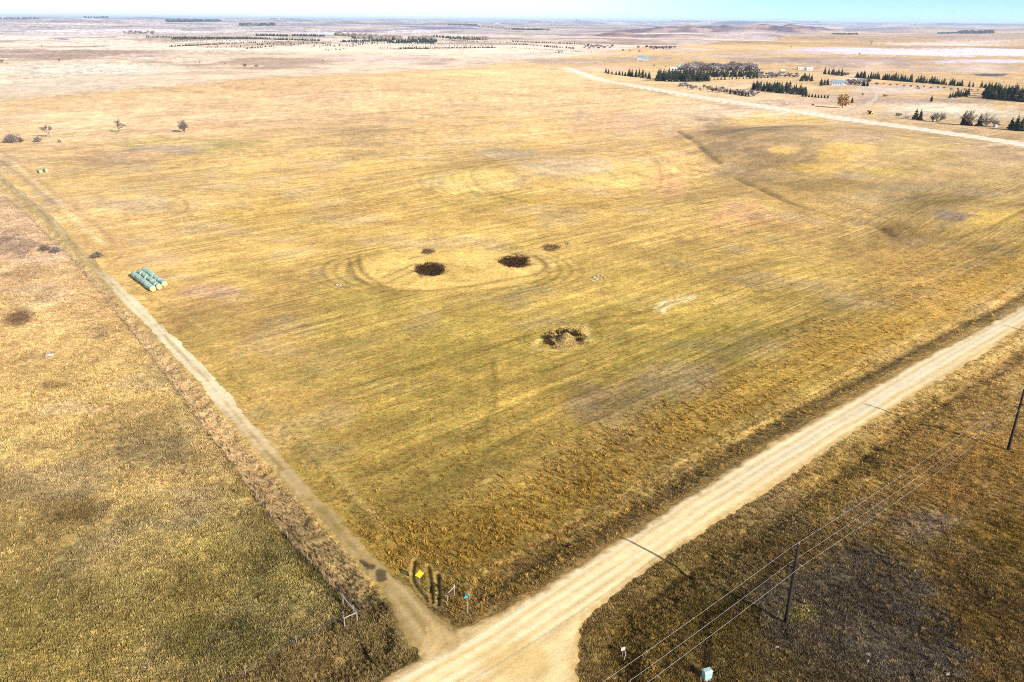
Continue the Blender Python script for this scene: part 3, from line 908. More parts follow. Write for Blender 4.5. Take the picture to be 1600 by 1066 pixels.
def ground_mat():
    t = NT('ground')
    p = t.pos()
    tint = t.attr('tint').outputs['Color']
    msk = t.n('ShaderNodeSeparateColor')
    t.l(t.attr('mask').outputs['Color'], msk.inputs[0])
    mown, rough = msk.outputs[0], msk.outputs[1]
    r = t.mapped(p, -ROAD_A, (1.0, 1.0, 1.0))
    rows = t.noise(t.mapped(p, -ROAD_A, (0.022, 1.15, 0.0)), 1.0, 3.0, 0.7)
    rows2 = t.noise(t.mapped(p, -ROAD_A, (0.12, 0.45, 0.0)), 1.0, 2.0, 0.6)
    n_a = t.noise(p, 2.8, 4.0, 0.8)
    n_b = t.noise(p, 0.9, 3.0, 0.65)
    n_c = t.noise(p, 0.22, 4.0, 0.65)
    n_d = t.noise(p, 0.03, 5.0, 0.65)
    k = t.remap(n_a, 0.3, 0.7, 0.60, 1.40)
    k = t.math('MULTIPLY', k, t.remap(n_b, 0.3, 0.7, 0.74, 1.26))
    k = t.math('MULTIPLY', k, t.remap(n_c, 0.3, 0.7, 0.80, 1.20))
    k = t.math('MULTIPLY', k, t.remap(n_d, 0.3, 0.7, 0.88, 1.12))
    rw = t.math('MULTIPLY_ADD', t.math('MULTIPLY', t.math('SUBTRACT', rows, 0.5), t.remap(t.noise(t.mapped(p, -ROAD_A, (0.010, 0.035, 0.0)), 1.0, 3.0, 0.6), 0.38, 0.60, 0.30, 1.0)), 1.9, t.math('MULTIPLY', t.math('SUBTRACT', rows2, 0.5), 0.7))
    k = t.math('MULTIPLY', k, t.math('MULTIPLY_ADD', rw, mown, 1.0))
    # sparse dark gaps and bright straw among rough growth
    gap = t.remap(t.noise(p, 1.5, 4.0, 0.75), 0.38, 0.52, 0.62, 1.0)
    gm = t.math('MULTIPLY_ADD', t.math('SUBTRACT', gap, 1.0), rough, 1.0)
    k = t.math('MULTIPLY', k, gm)
    sep = t.n('ShaderNodeSeparateXYZ')
    t.l(t.mapped(p, -ROAD_A, (1.0, 1.0, 1.0)), sep.inputs[0])
    wv = t.math('MULTIPLY_ADD', t.noise(p, 0.018, 2.0, 0.5), 14.0, sep.outputs[1])
    sw = t.math('DIVIDE', wv, 4.4)
    fr = t.math('ABSOLUTE', t.math('SUBTRACT', t.math('FRACT', sw), 0.5))
    seam = t.remap(fr, 0.43, 0.49, 0.0, -0.32)
    wn_ = t.n('ShaderNodeTexWhiteNoise', noise_dimensions='1D')
    t.l(t.math('FLOOR', sw), wn_.inputs['W'])
    sw_k = t.math('MULTIPLY_ADD', t.math('SUBTRACT', wn_.outputs['Value'], 0.5), 0.20, seam)
    sw_k = t.math('MULTIPLY', sw_k, t.remap(t.noise(t.mapped(p, -ROAD_A, (0.012, 0.05, 0.0)), 1.0, 3.0, 0.6), 0.40, 0.58, 0.1, 1.0))
    k = t.math('MULTIPLY', k, t.math('MULTIPLY_ADD', sw_k, mown, 1.0))
    thin = t.remap(t.noise(t.mapped(p, -ROAD_A, (0.022, 0.62, 0.0)), 1.0, 3.0, 0.7), 0.60, 0.70, 0.0, 0.55)
    thin = t.math('MULTIPLY', thin, t.remap(t.noise(p, 0.02, 2.0, 0.5), 0.42, 0.58, 0.15, 1.0))
    k = t.math('MULTIPLY', k, t.math('MULTIPLY_ADD', thin, mown, 1.0))
    straw = t.remap(t.noise(p, 4.3, 2.0, 0.6), 0.60, 0.74, 1.0, 1.5)
    k = t.math('MULTIPLY', k, straw)
    col = t.scale_col(tint, k)
    hue = t.remap(t.noise(p, 0.55, 3.0, 0.7), 0.35, 0.65, 0.0, 1.0)
    tw = t.n('ShaderNodeVectorMath', operation='MULTIPLY')
    t.l(col, tw.inputs[0])
    tw.inputs[1].default_value = (1.05, 0.96, 0.92)
    tw2 = t.n('ShaderNodeVectorMath', operation='MULTIPLY')
    t.l(col, tw2.inputs[0])
    tw2.inputs[1].default_value = (0.95, 1.03, 0.94)
    col = t.mix(hue, tw.outputs[0], tw2.outputs[0])
    b = t.math('ADD', t.math('MULTIPLY', n_a, 0.4), t.math('ADD', n_b, t.math('MULTIPLY', rows, 0.3)))
    return t.surf(col, 0.95, b, 0.22, 0.8, 0.05)


def sheet_mat(name, grain=0.14, bump=0.05):
    t = NT(name)
    p = t.pos()
    tint = t.attr('tint').outputs['Color']
    k = t.remap(t.noise(p, 5.0, 3.0, 0.7), 0.3, 0.7, 1 - grain, 1 + grain)
    k = t.math('MULTIPLY', k, t.remap(t.noise(p, 0.8, 3.0, 0.6), 0.3, 0.7, 1 - grain * 0.6, 1 + grain * 0.6))
    st = t.noise(t.mapped(p, -ROAD_A, (0.06, 2.2, 0.0)), 1.0, 3.0, 0.7)
    k = t.math('MULTIPLY', k, t.remap(st, 0.3, 0.7, 0.94, 1.06))
    return t.surf(t.scale_col(tint, k), 0.95, t.noise(p, 3.0, 4.0, 0.7), bump, 0.8, 0.05)


# ------------------------------------------------------------------ the land: one sheet, finer where the photo looks closer
th_f = np.radians(np.arange(-44.0, 44.001, 0.09))
th_c = np.radians(np.arange(44.0, 316.01, 4.0))[1:-1]
theta = np.concatenate([th_f, th_c])
dep = np.radians(np.concatenate([np.arange(86, 49, -3.0), np.arange(48, 4.0, -0.064)]))
rad = CAM_H / np.tan(dep)
r = rad[-1]
rs = []
while r < 62000:
    r *= 1.017
    rs.append(r)
rad = np.concatenate([rad, rs])
NT_, NR_ = len(theta), len(rad)
TH, RR = np.meshgrid(theta, rad)
gx, gy = (RR * np.sin(TH)).ravel(), (RR * np.cos(TH)).ravel()
fg = Fields(gx, gy)
gz = height(fg)
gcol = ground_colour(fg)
ii, jj = np.meshgrid(np.arange(NR_ - 1), np.arange(NT_), indexing='ij')
a = (ii * NT_ + jj).ravel()
b = (ii * NT_ + (jj + 1) % NT_).ravel()
quads = np.stack([a, a + NT_, b + NT_, b], 1)


def add_col(me, name, rgb):
    at = me.attributes.new(name, 'FLOAT_COLOR', 'POINT')
    c = np.ones((len(rgb), 4), np.float32)
    c[:, :3] = rgb
    at.data.foreach_set('color', c.ravel())


M_ground = ground_mat()
verts = np.stack([gx, gy, gz], 1)
gmesh = mesh_np('ground', np.vstack([verts, [[0, 0, float(gz[:NT_].mean())]]]), quads, M_ground, True)
mask = np.zeros((len(gx) + 1, 3))
mask[:-1, 0] = fg.field * (1 - sstep(500, 1100, fg.r)) * sstep(0.95, 1.0, ell(gx, gy, *OV)) * np.where((fg.track < fg.track_w + 20), 0.3, 1.0)
for e_ in ((1290, 232, 190, 46), (205, 318, 62, 13), (735, 280, 62, 14), (905, 262, 115, 22), (1512, 336, 85, 17), (1480, 250, 130, 30)):   # left uncut
    mask[:-1, 0] *= sstep(0.8, 1.1, ell(gx, gy, *e_) + 0.25 * fg.big)
mask[:-1, 1] = np.where(fg.field, 0.22, 0.9) * (1 - sstep(250, 700, fg.r))
mask[:-1, 1] = np.where(fg.field & (fg.road < 22), 0.8, mask[:-1, 1]) * (fg.r < 800)
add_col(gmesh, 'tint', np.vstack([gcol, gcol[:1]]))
add_col(gmesh, 'mask', mask)
tag(put('ground', gmesh), kind='structure')


def sheet(name, sd, rgb, mat, lift=0.035, slope=0.10, inner=-1e9):
    """a surface laid on the land wherever sd < 0; it dips under the land at its rim"""
    keep = (sd < 0.9).reshape(NR_, NT_)
    fk = keep[:-1, :] | keep[1:, :]
    fk = fk | np.roll(fk, -1, 1)
    q = quads[fk.ravel()]
    idx = np.unique(q)
    remap = np.full(len(gx), -1)
    remap[idx] = np.arange(len(idx))
    v = verts[idx].copy()
    lim = lift + np.maximum(0, gr[idx] * 0.00006)
    v[:, 2] += np.clip(-sd[idx] * slope, -0.12, lim)
    me = mesh_np(name, v, remap[q], mat, True)
    add_col(me, 'tint', rgb[idx])
    return tag(put(name, me), kind='structure')


gr = fg.r


def blend(c, k, col):
    return c * (1 - k[:, None]) + alb(col) * k[:, None]


# gravel road with its curve to the south
dl, sl, al = dist_line(gx, gy, lane, 30)
dc, sc_, ac = dist_line(gx, gy, curve, 30)
n1 = fbm(gx / 9, gy / 9, 131, 4)
n2 = fbm(fg.u / 30, fg.v / 0.55, 133, 3)
n3 = fbm(gx / 1.6, gy / 1.6, 135, 3)
rc = np.tile(alb((226, 192, 130)), (len(gx), 1))
junction = 1 - sstep(60, 140, fg.r)
rc = rc * (1 + (0.08 * n1 + 0.20 * n2 + 0.07 * n3)[:, None])
on_lane = np.exp(-(dl / 3.6) ** 4)
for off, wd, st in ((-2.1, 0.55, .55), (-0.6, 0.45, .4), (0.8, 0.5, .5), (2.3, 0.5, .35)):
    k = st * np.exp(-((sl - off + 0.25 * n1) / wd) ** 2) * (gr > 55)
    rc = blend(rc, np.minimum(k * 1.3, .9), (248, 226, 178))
for off, wd, st in ((-1.3, 0.35, .35), (1.6, 0.35, .35), (3.1, 0.5, .4), (-3.2, 0.5, .4)):
    k = st * np.exp(-((sl - off + 0.25 * n1) / wd) ** 2) * (0.6 + 0.4 * n2).clip(0, 1)
    rc = blend(rc, k * 1.35, (188, 150, 90))
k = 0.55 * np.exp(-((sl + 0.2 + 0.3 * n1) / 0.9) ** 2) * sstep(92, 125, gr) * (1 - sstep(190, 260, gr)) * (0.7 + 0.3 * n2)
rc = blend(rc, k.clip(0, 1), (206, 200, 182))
for off, wd, st in ((-1.6, 0.8, .4), (1.5, 0.8, .4)):
    k = st * np.exp(-((sc_ - off + 0.2 * n1) / wd) ** 2) * (gr < 105)
    rc = blend(rc, k, (244, 214, 154))
k = 0.5 * np.exp(-((sc_ - 3.4) / 0.9) ** 2) * (gr < 80) * (0.6 + 0.6 * n3).clip(0, 1)
rc = blend(rc, k, (206, 164, 92))
wedge = ell(gx, gy, 800, 1030, 62, 34)
k = 0.55 * (1 - sstep(0.5, 1.2, wedge + 0.3 * n3))
rc = blend(rc, k, (216, 176, 102))
k = sstep(-1.1, 0.1, fg.road + 0.3 * n3) * 0.75
rc = blend(rc, k, (178, 140, 80))
rd2 = np.minimum(fg.road, 0)
mouth = ell(gx, gy, 690, 990, 40, 40)
k = 0.6 * (1 - sstep(0.5, 1.3, mouth + 0.25 * n3))
rc = blend(rc, k, (178, 142, 84))
# curving wheel scuffs at the track mouth
scuff = np.sin(dist_line(gx, gy, line_px([(640, 1066), (700, 1010), (690, 975)]), 30)[1] * 5 + 2 * n1)
rc = rc * (1 - (0.10 * (scuff > 0.5) * (1 - sstep(0.6, 1.4, mouth)))[:, None])
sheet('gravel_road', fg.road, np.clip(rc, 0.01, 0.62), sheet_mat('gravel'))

# dirt track up the left side of the field
tsd = fg.track - fg.track_w
tc = np.tile(alb((206, 172, 116)), (len(gx), 1))
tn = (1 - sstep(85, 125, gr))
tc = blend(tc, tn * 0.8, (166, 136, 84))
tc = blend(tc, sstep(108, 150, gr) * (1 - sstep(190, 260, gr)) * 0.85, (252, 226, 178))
tc = blend(tc, sstep(260, 330, gr) * 0.6, (212, 184, 146))
for off, wd, st in ((-0.9, 0.35, .4), (0.9, 0.35, .4)):
    tc = blend(tc, st * np.exp(-((fg.track_side - off + 0.2 * n1) / wd) ** 2) * (0.75 - 0.35 * tn), (240, 208, 146))
tc = blend(tc, 0.40 * np.exp(-((fg.track_side + 0.1 + 0.2 * n1) / 0.4) ** 2) * (0.6 + 0.6 * n3).clip(0, 1), (150, 120, 70))
tc = blend(tc, 0.65 * np.exp(-((fg.track_side + 1.9) / 0.5) ** 2) * sstep(130, 200, gr), (150, 128, 100))
grs = (0.75 * np.exp(-((fg.track_side + 0.1 + 0.25 * n1) / 0.38) ** 2) * sstep(-0.35, 0.25, n3 + 0.5 * fbm(fg.track_s / 9, fg.track_side / 3, 151, 2)) + 0.55 * sstep(-1.1, -0.2, tsd + 0.5 * n3)).clip(0, 0.9) * (1 - 0.75 * sstep(108, 140, gr) * (1 - sstep(190, 260, gr)))
tc = blend(tc, grs, (150, 122, 66))
tc = blend(tc, sstep(0.2, 0.8, fbm(fg.track_s / 14, fg.track_side / 1.2, 153, 3)) * 0.35, (132, 106, 66))
for cx, cy, rx, ry in ((566, 882, 12, 6), (596, 902, 10, 17), (580, 886, 12, 5), (612, 884, 9, 4)):  # dark irregular blots in the track colour
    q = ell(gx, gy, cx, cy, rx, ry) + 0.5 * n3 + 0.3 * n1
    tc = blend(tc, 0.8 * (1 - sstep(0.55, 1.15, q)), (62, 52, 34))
tc = tc * (1 + (0.12 * n1 + 0.10 * n3)[:, None])
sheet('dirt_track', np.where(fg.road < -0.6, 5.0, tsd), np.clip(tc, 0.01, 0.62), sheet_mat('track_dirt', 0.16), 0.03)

# far road along the field's right side
fsd = fg.farr - 10.5 - 2.0 * n1
fc = np.tile(alb((238, 222, 188)), (len(gx), 1))
fn = fbm(fg.farr_side / 2.0, (gx + gy) / 120, 141, 3)
fc = fc * (1 + (0.16 * fn)[:, None])
fc = blend(fc, 0.5 * np.exp(-((fg.farr_side + 7.0) / 1.0) ** 2) + 0.4 * np.exp(-((fg.farr_side - 3) / 1.1) ** 2) + 0.35 * np.exp(-((fg.farr_side + 1.5) / 0.7) ** 2), (186, 168, 138))
fc = blend(fc, sstep(-5, 0, fsd) * 0.5, (226, 196, 140))
sheet('far_road', np.where((gy > 300) & (gr < 2500), fsd, 9.0), np.clip(fc, 0.01, 0.62), sheet_mat('pale_gravel', 0.12), 0.06, 0.06)
dsd = fg.drive - 2.0
dcol = np.tile(alb((208, 186, 158)), (len(gx), 1))
dcol = dcol * (1 + 0.15 * np.cos(fg.drive * 2.2)[:, None])
sheet('driveway', dsd, np.clip(dcol, 0.01, 0.62), sheet_mat('driveway_gravel', 0.12), 0.12, 0.12)


def zat(x, y):
    x, y = np.atleast_1d(np.asarray(x, float)), np.atleast_1d(np.asarray(y, float))
    return height(Fields(x, y))


def at(px, py):
    x, y = G1(px, py)
    return x, y, float(zat(x, y)[0])


def m_per_px(x, y):
    return math.hypot(x, y) / F_PX


# ------------------------------------------------------------------ haze
hz = MB().box((0, 0, 10), (130000, 130000, 800))
t = NT('haze')
pv = t.n('ShaderNodeVolumePrincipled')
pv.inputs['Color'].default_value = (0.60, 0.75, 1.0, 1)
pv.inputs['Density'].default_value = 0.00004
pv.inputs['Anisotropy'].default_value = 0.2
t.l(pv.outputs[0], t.out.inputs['Volume'])
HAZE_LO, HAZE_HI = float(gz.min()) - 1.5, float(max(gz.max(), 66)) + 14
hz = MB().box((0, 0, (HAZE_LO + HAZE_HI) / 2), (130000, 130000, HAZE_HI - HAZE_LO)).build('haze', t.m)
tag(hz, kind='stuff')

# ------------------------------------------------------------------ grasses, reeds: countless, so one object each
def tuft_mesh(name, mat, blades, h, spread, w, seed, lean=0.6):
    q = np.random.default_rng(seed)
    v, f = [], []
    for k in range(blades):
        a, rr = q.uniform(0, 2 * math.pi), spread * math.sqrt(q.uniform(0, 1)) * 0.6
        bx, by = rr * math.cos(a), rr * math.sin(a)
        hh, ln = h * q.uniform(0.6, 1.0), lean * q.uniform(0.2, 1.0) * spread
        a2 = a + q.normal(0, 0.6)
        tx, ty = bx + ln * math.cos(a2), by + ln * math.sin(a2)
        c = a2 + math.pi / 2 + q.normal(0, 0.5)
        dx, dy = w / 2 * math.cos(c), w / 2 * math.sin(c)
        mx, my, mz = bx + (tx - bx) * 0.4, by + (ty - by) * 0.4, hh * 0.62
        i = len(v)
        v += [(bx - dx, by - dy, -0.08), (bx + dx, by + dy, -0.08), (mx + dx * .9, my + dy * .9, mz), (mx - dx * .9, my - dy * .9, mz), (tx, ty, hh)]
        f += [(i, i + 1, i + 2), (i, i + 2, i + 3), (i + 3, i + 2, i + 4)]
    return mesh_np(name, v, f, mat)


def plant_mat(name, var=0.3):
    t = NT(name)
    c = t.attr('tint', 'INSTANCER').outputs['Color']
    rnd = t.n('ShaderNodeObjectInfo').outputs['Random']
    k = t.remap(rnd, 0, 1, 1 - var, 1 + var)
    col = t.scale_col(c, k)
    d = t.n('ShaderNodeBsdfDiffuse')
    t.l(col, d.inputs[0])
    tr = t.n('ShaderNodeBsdfTranslucent')
    t.l(col, tr.inputs[0])
    mx = t.n('ShaderNodeMixShader')
    mx.inputs[0].default_value = 0.4
    t.l(d.outputs[0], mx.inputs[1])
    t.l(tr.outputs[0], mx.inputs[2])
    t.l(mx.outputs[0], t.out.inputs['Surface'])
    return t.m


M_plant = plant_mat('grass_blades')


def scatter(name, tufts, x, y, z, scale, tint):
    """one stuff object: points that carry size, turn and tint, each wearing one of the tufts"""
    protos = [bpy.data.objects.new(name + '_tuft', m) for m in tufts]
    n = len(x)
    me = bpy.data.meshes.new(name)
    me.vertices.add(n)
    me.vertices.foreach_set('co', np.stack([x, y, z], 1).astype(np.float32).ravel())
    q = np.random.default_rng(n)
    for nm, arr, kind in (('size', scale, 'FLOAT'), ('turn', q.uniform(0, 6.283, n), 'FLOAT'), ('pick', q.integers(0, len(tufts), n), 'INT')):
        me.attributes.new(nm, kind, 'POINT').data.foreach_set('value', np.asarray(arr, np.int32 if kind == 'INT' else np.float32))
    add_col(me, 'tint', tint)
    o = put(name, me)
    ng = bpy.data.node_groups.new(name, 'GeometryNodeTree')
    ng.interface.new_socket('Geometry', in_out='INPUT', socket_type='NodeSocketGeometry')
    ng.interface.new_socket('Geometry', in_out='OUTPUT', socket_type='NodeSocketGeometry')
    N, L = ng.nodes.new, ng.links.new
    gi, go = N('NodeGroupInput'), N('NodeGroupOutput')
    join = N('GeometryNodeJoinGeometry')
    for i, p in enumerate(protos):
        oi = N('GeometryNodeObjectInfo')
        oi.inputs['Object'].default_value = p
        oi.inputs['As Instance'].default_value = True
        inst = N('GeometryNodeInstanceOnPoints')
        pick = N('GeometryNodeInputNamedAttribute'); pick.data_type = 'INT'; pick.inputs['Name'].default_value = 'pick'
        cmp_ = N('FunctionNodeCompare'); cmp_.data_type = 'INT'; cmp_.operation = 'EQUAL'
        L(pick.outputs['Attribute'], cmp_.inputs[2])
        cmp_.inputs[3].default_value = i
        L(cmp_.outputs[0], inst.inputs['Selection'])
        sz = N('GeometryNodeInputNamedAttribute'); sz.data_type = 'FLOAT'; sz.inputs['Name'].default_value = 'size'
        tn_ = N('GeometryNodeInputNamedAttribute'); tn_.data_type = 'FLOAT'; tn_.inputs['Name'].default_value = 'turn'
        cx = N('ShaderNodeCombineXYZ')
        L(tn_.outputs['Attribute'], cx.inputs[2])
        L(gi.outputs[0], inst.inputs['Points'])
        L(oi.outputs['Geometry'], inst.inputs['Instance'])
        L(cx.outputs[0], inst.inputs['Rotation'])
        L(sz.outputs['Attribute'], inst.inputs['Scale'])
        L(inst.outputs[0], join.inputs[0])
    L(join.outputs[0], go.inputs[0])
    md = o.modifiers.new('scatter', 'NODES')
    md.node_group = ng
    return tag(o, kind='stuff')


def cloud(n, seed, dmin=8.2, dmax=49.0, amax=42.0):
    """points spread evenly over the view from the drone: thick near, thin far"""
    q = np.random.default_rng(seed)
    th = np.radians(q.uniform(-amax, amax, n))
    de = np.radians(q.uniform(dmin, dmax, n))
    rr = CAM_H / np.tan(de)
    return rr * np.sin(th), rr * np.cos(th)


T_low = [tuft_mesh('low_tuft', M_plant, 9, 0.30, 0.34, 0.075, s, 1.0) for s in (1, 2, 3)]
T_bunch = [tuft_mesh('bunch_tuft', M_plant, 18, 0.62, 0.42, 0.07, s, 1.1) for s in (4, 5, 6)]
T_tall = [tuft_mesh('tall_tuft', M_plant, 14, 0.95, 0.40, 0.07, s, 0.6) for s in (7, 8, 9)]
T_reed = [tuft_mesh('reed_tuft', M_plant, 16, 1.7, 0.45, 0.07, s, 0.45) for s in (10, 11)]

# short grass over pastures and field
x, y = cloud(330000, 21, 10.5)
f = Fields(x, y)
dn = np.where(f.field, 0.30 + 0.25 * (f.road < 22), 0.85)
clump = vnoise(x / 2.3, y / 2.3, 301)
keep = (np.minimum.reduce([dist_line(x, y, ln, 20)[0] for ln in RUTS]) > 0.5) & (f.road > 0.4) & (f.track > f.track_w + 0.5) & (rng.uniform(0, 1, len(x)) < dn * (0.12 + 1.25 * clump)) & (f.strip == 0)
x, y = x[keep], y[keep]
f = Fields(x, y)
n = len(x)
ct = ground_colour(f) * rng.uniform(0.95, 1.65, (n, 1)) * np.where(f.field, 1.0, 1.15)[:, None]
sp = rng.uniform(0, 1, n)
straw = alb((222, 198, 136))
k = ((sp < 0.10) * 0.45 * sstep(0.03, 0.12, ct.mean(1)))[:, None]
ct = ct * (1 - k) + straw * k
sc = rng.uniform(0.4, 1.25, n) * np.where(f.field, 0.65, 1.0) * (1 + 0.3 * sstep(150, 330, f.r))
scatter('short_grass', T_low, x, y, height(f), sc, np.clip(ct, 0.004, 0.6))
# gold bunchgrass: a band beside the road, the patch at the right, odd clumps elsewhere
x, y = cloud(170000, 22, 8.0)
f = Fields(x, y)
band = f.field * sstep(7.5, 10, f.road) * (1 - sstep(16, 27, f.road + 6 * fbm(x / 14, y / 14, 311, 3)))
right = f.field * (1 - sstep(0.5, 1.1, np.minimum(ell(x, y, 1480, 430, 150, 52), ell(x, y, 1330, 520, 90, 26)) + 0.3 * f.big))
fore = f.field * (1 - sstep(0.4, 1.3, ell(x, y, 850, 800, 300, 120) + 0.4 * f.big)) * 0.055
sec = f.se * (0.06 + 0.22 * sstep(0.1, 0.6, fbm(x / 13, y / 13, 313, 3)))
lef = f.left * (0.10 + 0.25 * sstep(0.0, 0.6, fbm(x / 13, y / 13, 315, 3)))
dens = np.maximum.reduce([band * 0.36, right * 0.42, fore, sec, lef, f.nw * (f.road < 7.5) * 0.2])
cl = sstep(0.38, 0.62, vnoise(x / 1.7, y / 1.7, 317))
keep = (np.minimum.reduce([dist_line(x, y, ln, 20)[0] for ln in RUTS]) > 0.6) & (f.road > 0.8) & (f.track > f.track_w + 1.0) & (rng.uniform(0, 1, len(x)) < dens * (0.2 + 0.8 * cl))
x, y = x[keep], y[keep]
f = Fields(x, y)
n = len(x)
ct = ground_colour(f)
gold = alb((214, 166, 72)) * (0.8 + 0.4 * sstep(90, 260, f.r))[:, None]
k = np.where(f.se, 0.30, np.where(f.left, 0.15, 0.65))[:, None] * rng.uniform(0.4, 1.0, (n, 1))
ct = (ct * (1 - k) + gold * k) * rng.uniform(0.9, 1.8, (n, 1))
scatter('bunchgrass', T_bunch, x, y, height(f), rng.uniform(0.5, 1.0, n), np.clip(ct, 0.004, 0.6))
# tall growth in the ditches, along the fences and in the verges
x, y = cloud(210000, 23, 7.0)
f = Fields(x, y)
db = dist_line(x, y, fence_b, 20)[0]
tall = np.maximum.reduce([
    f.strip * 0.8, f.sw * (f.road > 1.2) * 0.5, f.nw * (f.road > 0.8) * (f.road < 6.5) * (f.r < 420) * 0.4,
    f.se * (f.road > 4) * (f.road < 12) * 0.30 * sstep(0.35, 0.6, vnoise(x / 4, y / 4, 321)), (db < 1.1) * 0.9 * (f.fb < 0.3),
    f.se * sstep(0.55, 0.7, vnoise(x / 7, y / 7, 323)) * 0.12])
rut_d = np.minimum.reduce([dist_line(x, y, ln, 20)[0] for ln in RUTS])
keep = (rut_d > 1.1) & (f.road > 0.7) & (f.track > f.track_w + 0.6) & (rng.uniform(0, 1, len(x)) < tall * (0.25 + 0.9 * vnoise(x / 1.5, y / 1.5, 325)))
x, y = x[keep], y[keep]
f = Fields(x, y)
n = len(x)
ct = ground_colour(f) * rng.uniform(0.9, 2.1, (n, 1))
brush = ell(x, y, 570, 925, 36, 26)
k = ((brush < 1.2) * 0.7)[:, None]
ct = ct * (1 - k) + alb((84, 66, 58)) * k * rng.uniform(0.6, 1.5, (n, 1))
sc = rng.uniform(0.3, 0.85, n) * np.where(f.nw, 0.6, 0.9) * np.where(f.strip & (f.fa > 1.6), 0.6, 1.0)
scatter('tall_grass', T_tall, x, y, height(f), sc, np.clip(ct, 0.004, 0.6))
# reeds standing in the wet hollows
xs, ys, cs, ss = [], [], [], []
for cx, cy, rx, ry, dp in POTS:
    o, Mi = affine(cx, cy, rx, ry)
    A = np.linalg.inv(Mi)
    m = int(1000 * (1.6 if dp > 1.1 else 1) * (1 if dp > .9 else 0.3))
    ang, rr = rng.uniform(0, 6.283, m), np.sqrt(rng.uniform(0, 1, m)) * rng.uniform(0.6, 1.12, m)
    ab = np.stack([rr * np.cos(ang), rr * np.sin(ang)])
    p = (A @ ab).T + o
    xs.append(p[:, 0]); ys.append(p[:, 1])
    shape = 0.9 + 0.45 * fbm(np.cos(ang) * 1.6 + cx, np.sin(ang) * 1.6, 331, 3) + 0.22 * fbm(np.cos(ang) * 5 + cx, np.sin(ang) * 5, 333, 2)
    p = o + (p - o) * shape[:, None]
    base = alb((92, 66, 42)) if dp > 0.9 else alb((136, 106, 76))
    c = np.tile(base, (m, 1)) * rng.uniform(0.35, 2.0, (m, 1))
    if cx == 880:
        q = ell(p[:, 0], p[:, 1], 882, 533, 17, 11)
        c = np.where((q < 1.1)[:, None], alb((232, 194, 122)) * rng.uniform(0.8, 1.5, (m, 1)), c)
    cs.append(c)
    s_ = rng.uniform(0.22, 0.42, m) * (1.0 if dp > .9 else .7)
    if cx == 880:
        s_ = np.where(q < 1.1, s_ * 0.8, s_)
    ss.append(s_)
xs, ys, cs, ss = np.concatenate(xs), np.concatenate(ys), np.vstack(cs), np.concatenate(ss)
scatter('reeds', T_reed, xs, ys, zat(xs, ys), ss, np.clip(cs, 0.003, 0.6))


# ------------------------------------------------------------------ things
def heights(pts):
    p = np.asarray(pts, float)
    return zat(p[:, 0], p[:, 1])


def over(px, py, z):
    """the point z metres above the level near ground that shows at a photo pixel"""
    dx, dy, dz = ray(px, py)
    t = (CAM_H - z) / -dz
    return float(dx * t), float(dy * t)


def copy_thing(o, loc, rz, scale=1.0, label=None):
    c = o.copy()
    C.objects.link(c)
    c.location, c.rotation_euler = loc, (0, 0, rz)
    c.scale = (scale,) * 3 if not hasattr(scale, '__len__') else scale
    for ch in o.children:
        d = ch.copy()
        C.objects.link(d)
        d.parent = c
        for g in ch.children:
            e = g.copy()
            C.objects.link(e)
            e.parent = d
    if label:
        c['label'] = label
    return c


M_wood = plain('pole_wood', (0.016, 0.012, 0.010), 0.9, 0.35, 2.0, bump=0.02)
M_grey_wood = plain('grey_wood', (0.16, 0.14, 0.12), 0.9, 0.3, 3.0)
M_steel = plain('galvanised_steel', (0.35, 0.36, 0.37), 0.45, 0.15, 4.0, 0.5, 0.6)
M_wire = plain('aluminium_wire', (0.32, 0.31, 0.30), 0.5, 0.1, 0.5, 0.5)
M_porc = plain('insulator_grey', (0.30, 0.26, 0.26), 0.4, 0.1, 4.0, 0.5)
M_white = plain('white_paint', (0.26, 0.25, 0.23), 0.6, 0.12, 6.0)
M_yellow = plain('yellow_sign', (0.38, 0.25, 0.01), 0.5, 0.05, 3.0)
M_teal = plain('teal_sign', (0.02, 0.22, 0.24), 0.5, 0.08, 3.0)
M_cab = plain('pale_green_paint', (0.20, 0.30, 0.30), 0.5, 0.08, 2.0)
M_cab2 = plain('grey_base', (0.25, 0.25, 0.24), 0.8, 0.15, 4.0)
M_rock = plain('pale_rock', (0.26, 0.235, 0.19), 0.9, 0.35, 5.0, bump=0.05)

# power line
p_near, p_far = np.array(over(1227, 975, 0)), np.array(over(1575, 703, 0))
span = p_far - p_near
ldir = span / np.hypot(*span)
l_ang = math.atan2(ldir[1], ldir[0])
side = np.array([-ldir[1], ldir[0]])            # towards the road
ATT = [(10.15, 0.75), (8.55, -0.8), (7.85, 0.8)]   # height, reach to the road side
POLE_LBL = ['tall brown wooden utility pole in the dark pasture nearest the road junction', 'tall brown wooden utility pole farther up the road in the dark pasture']


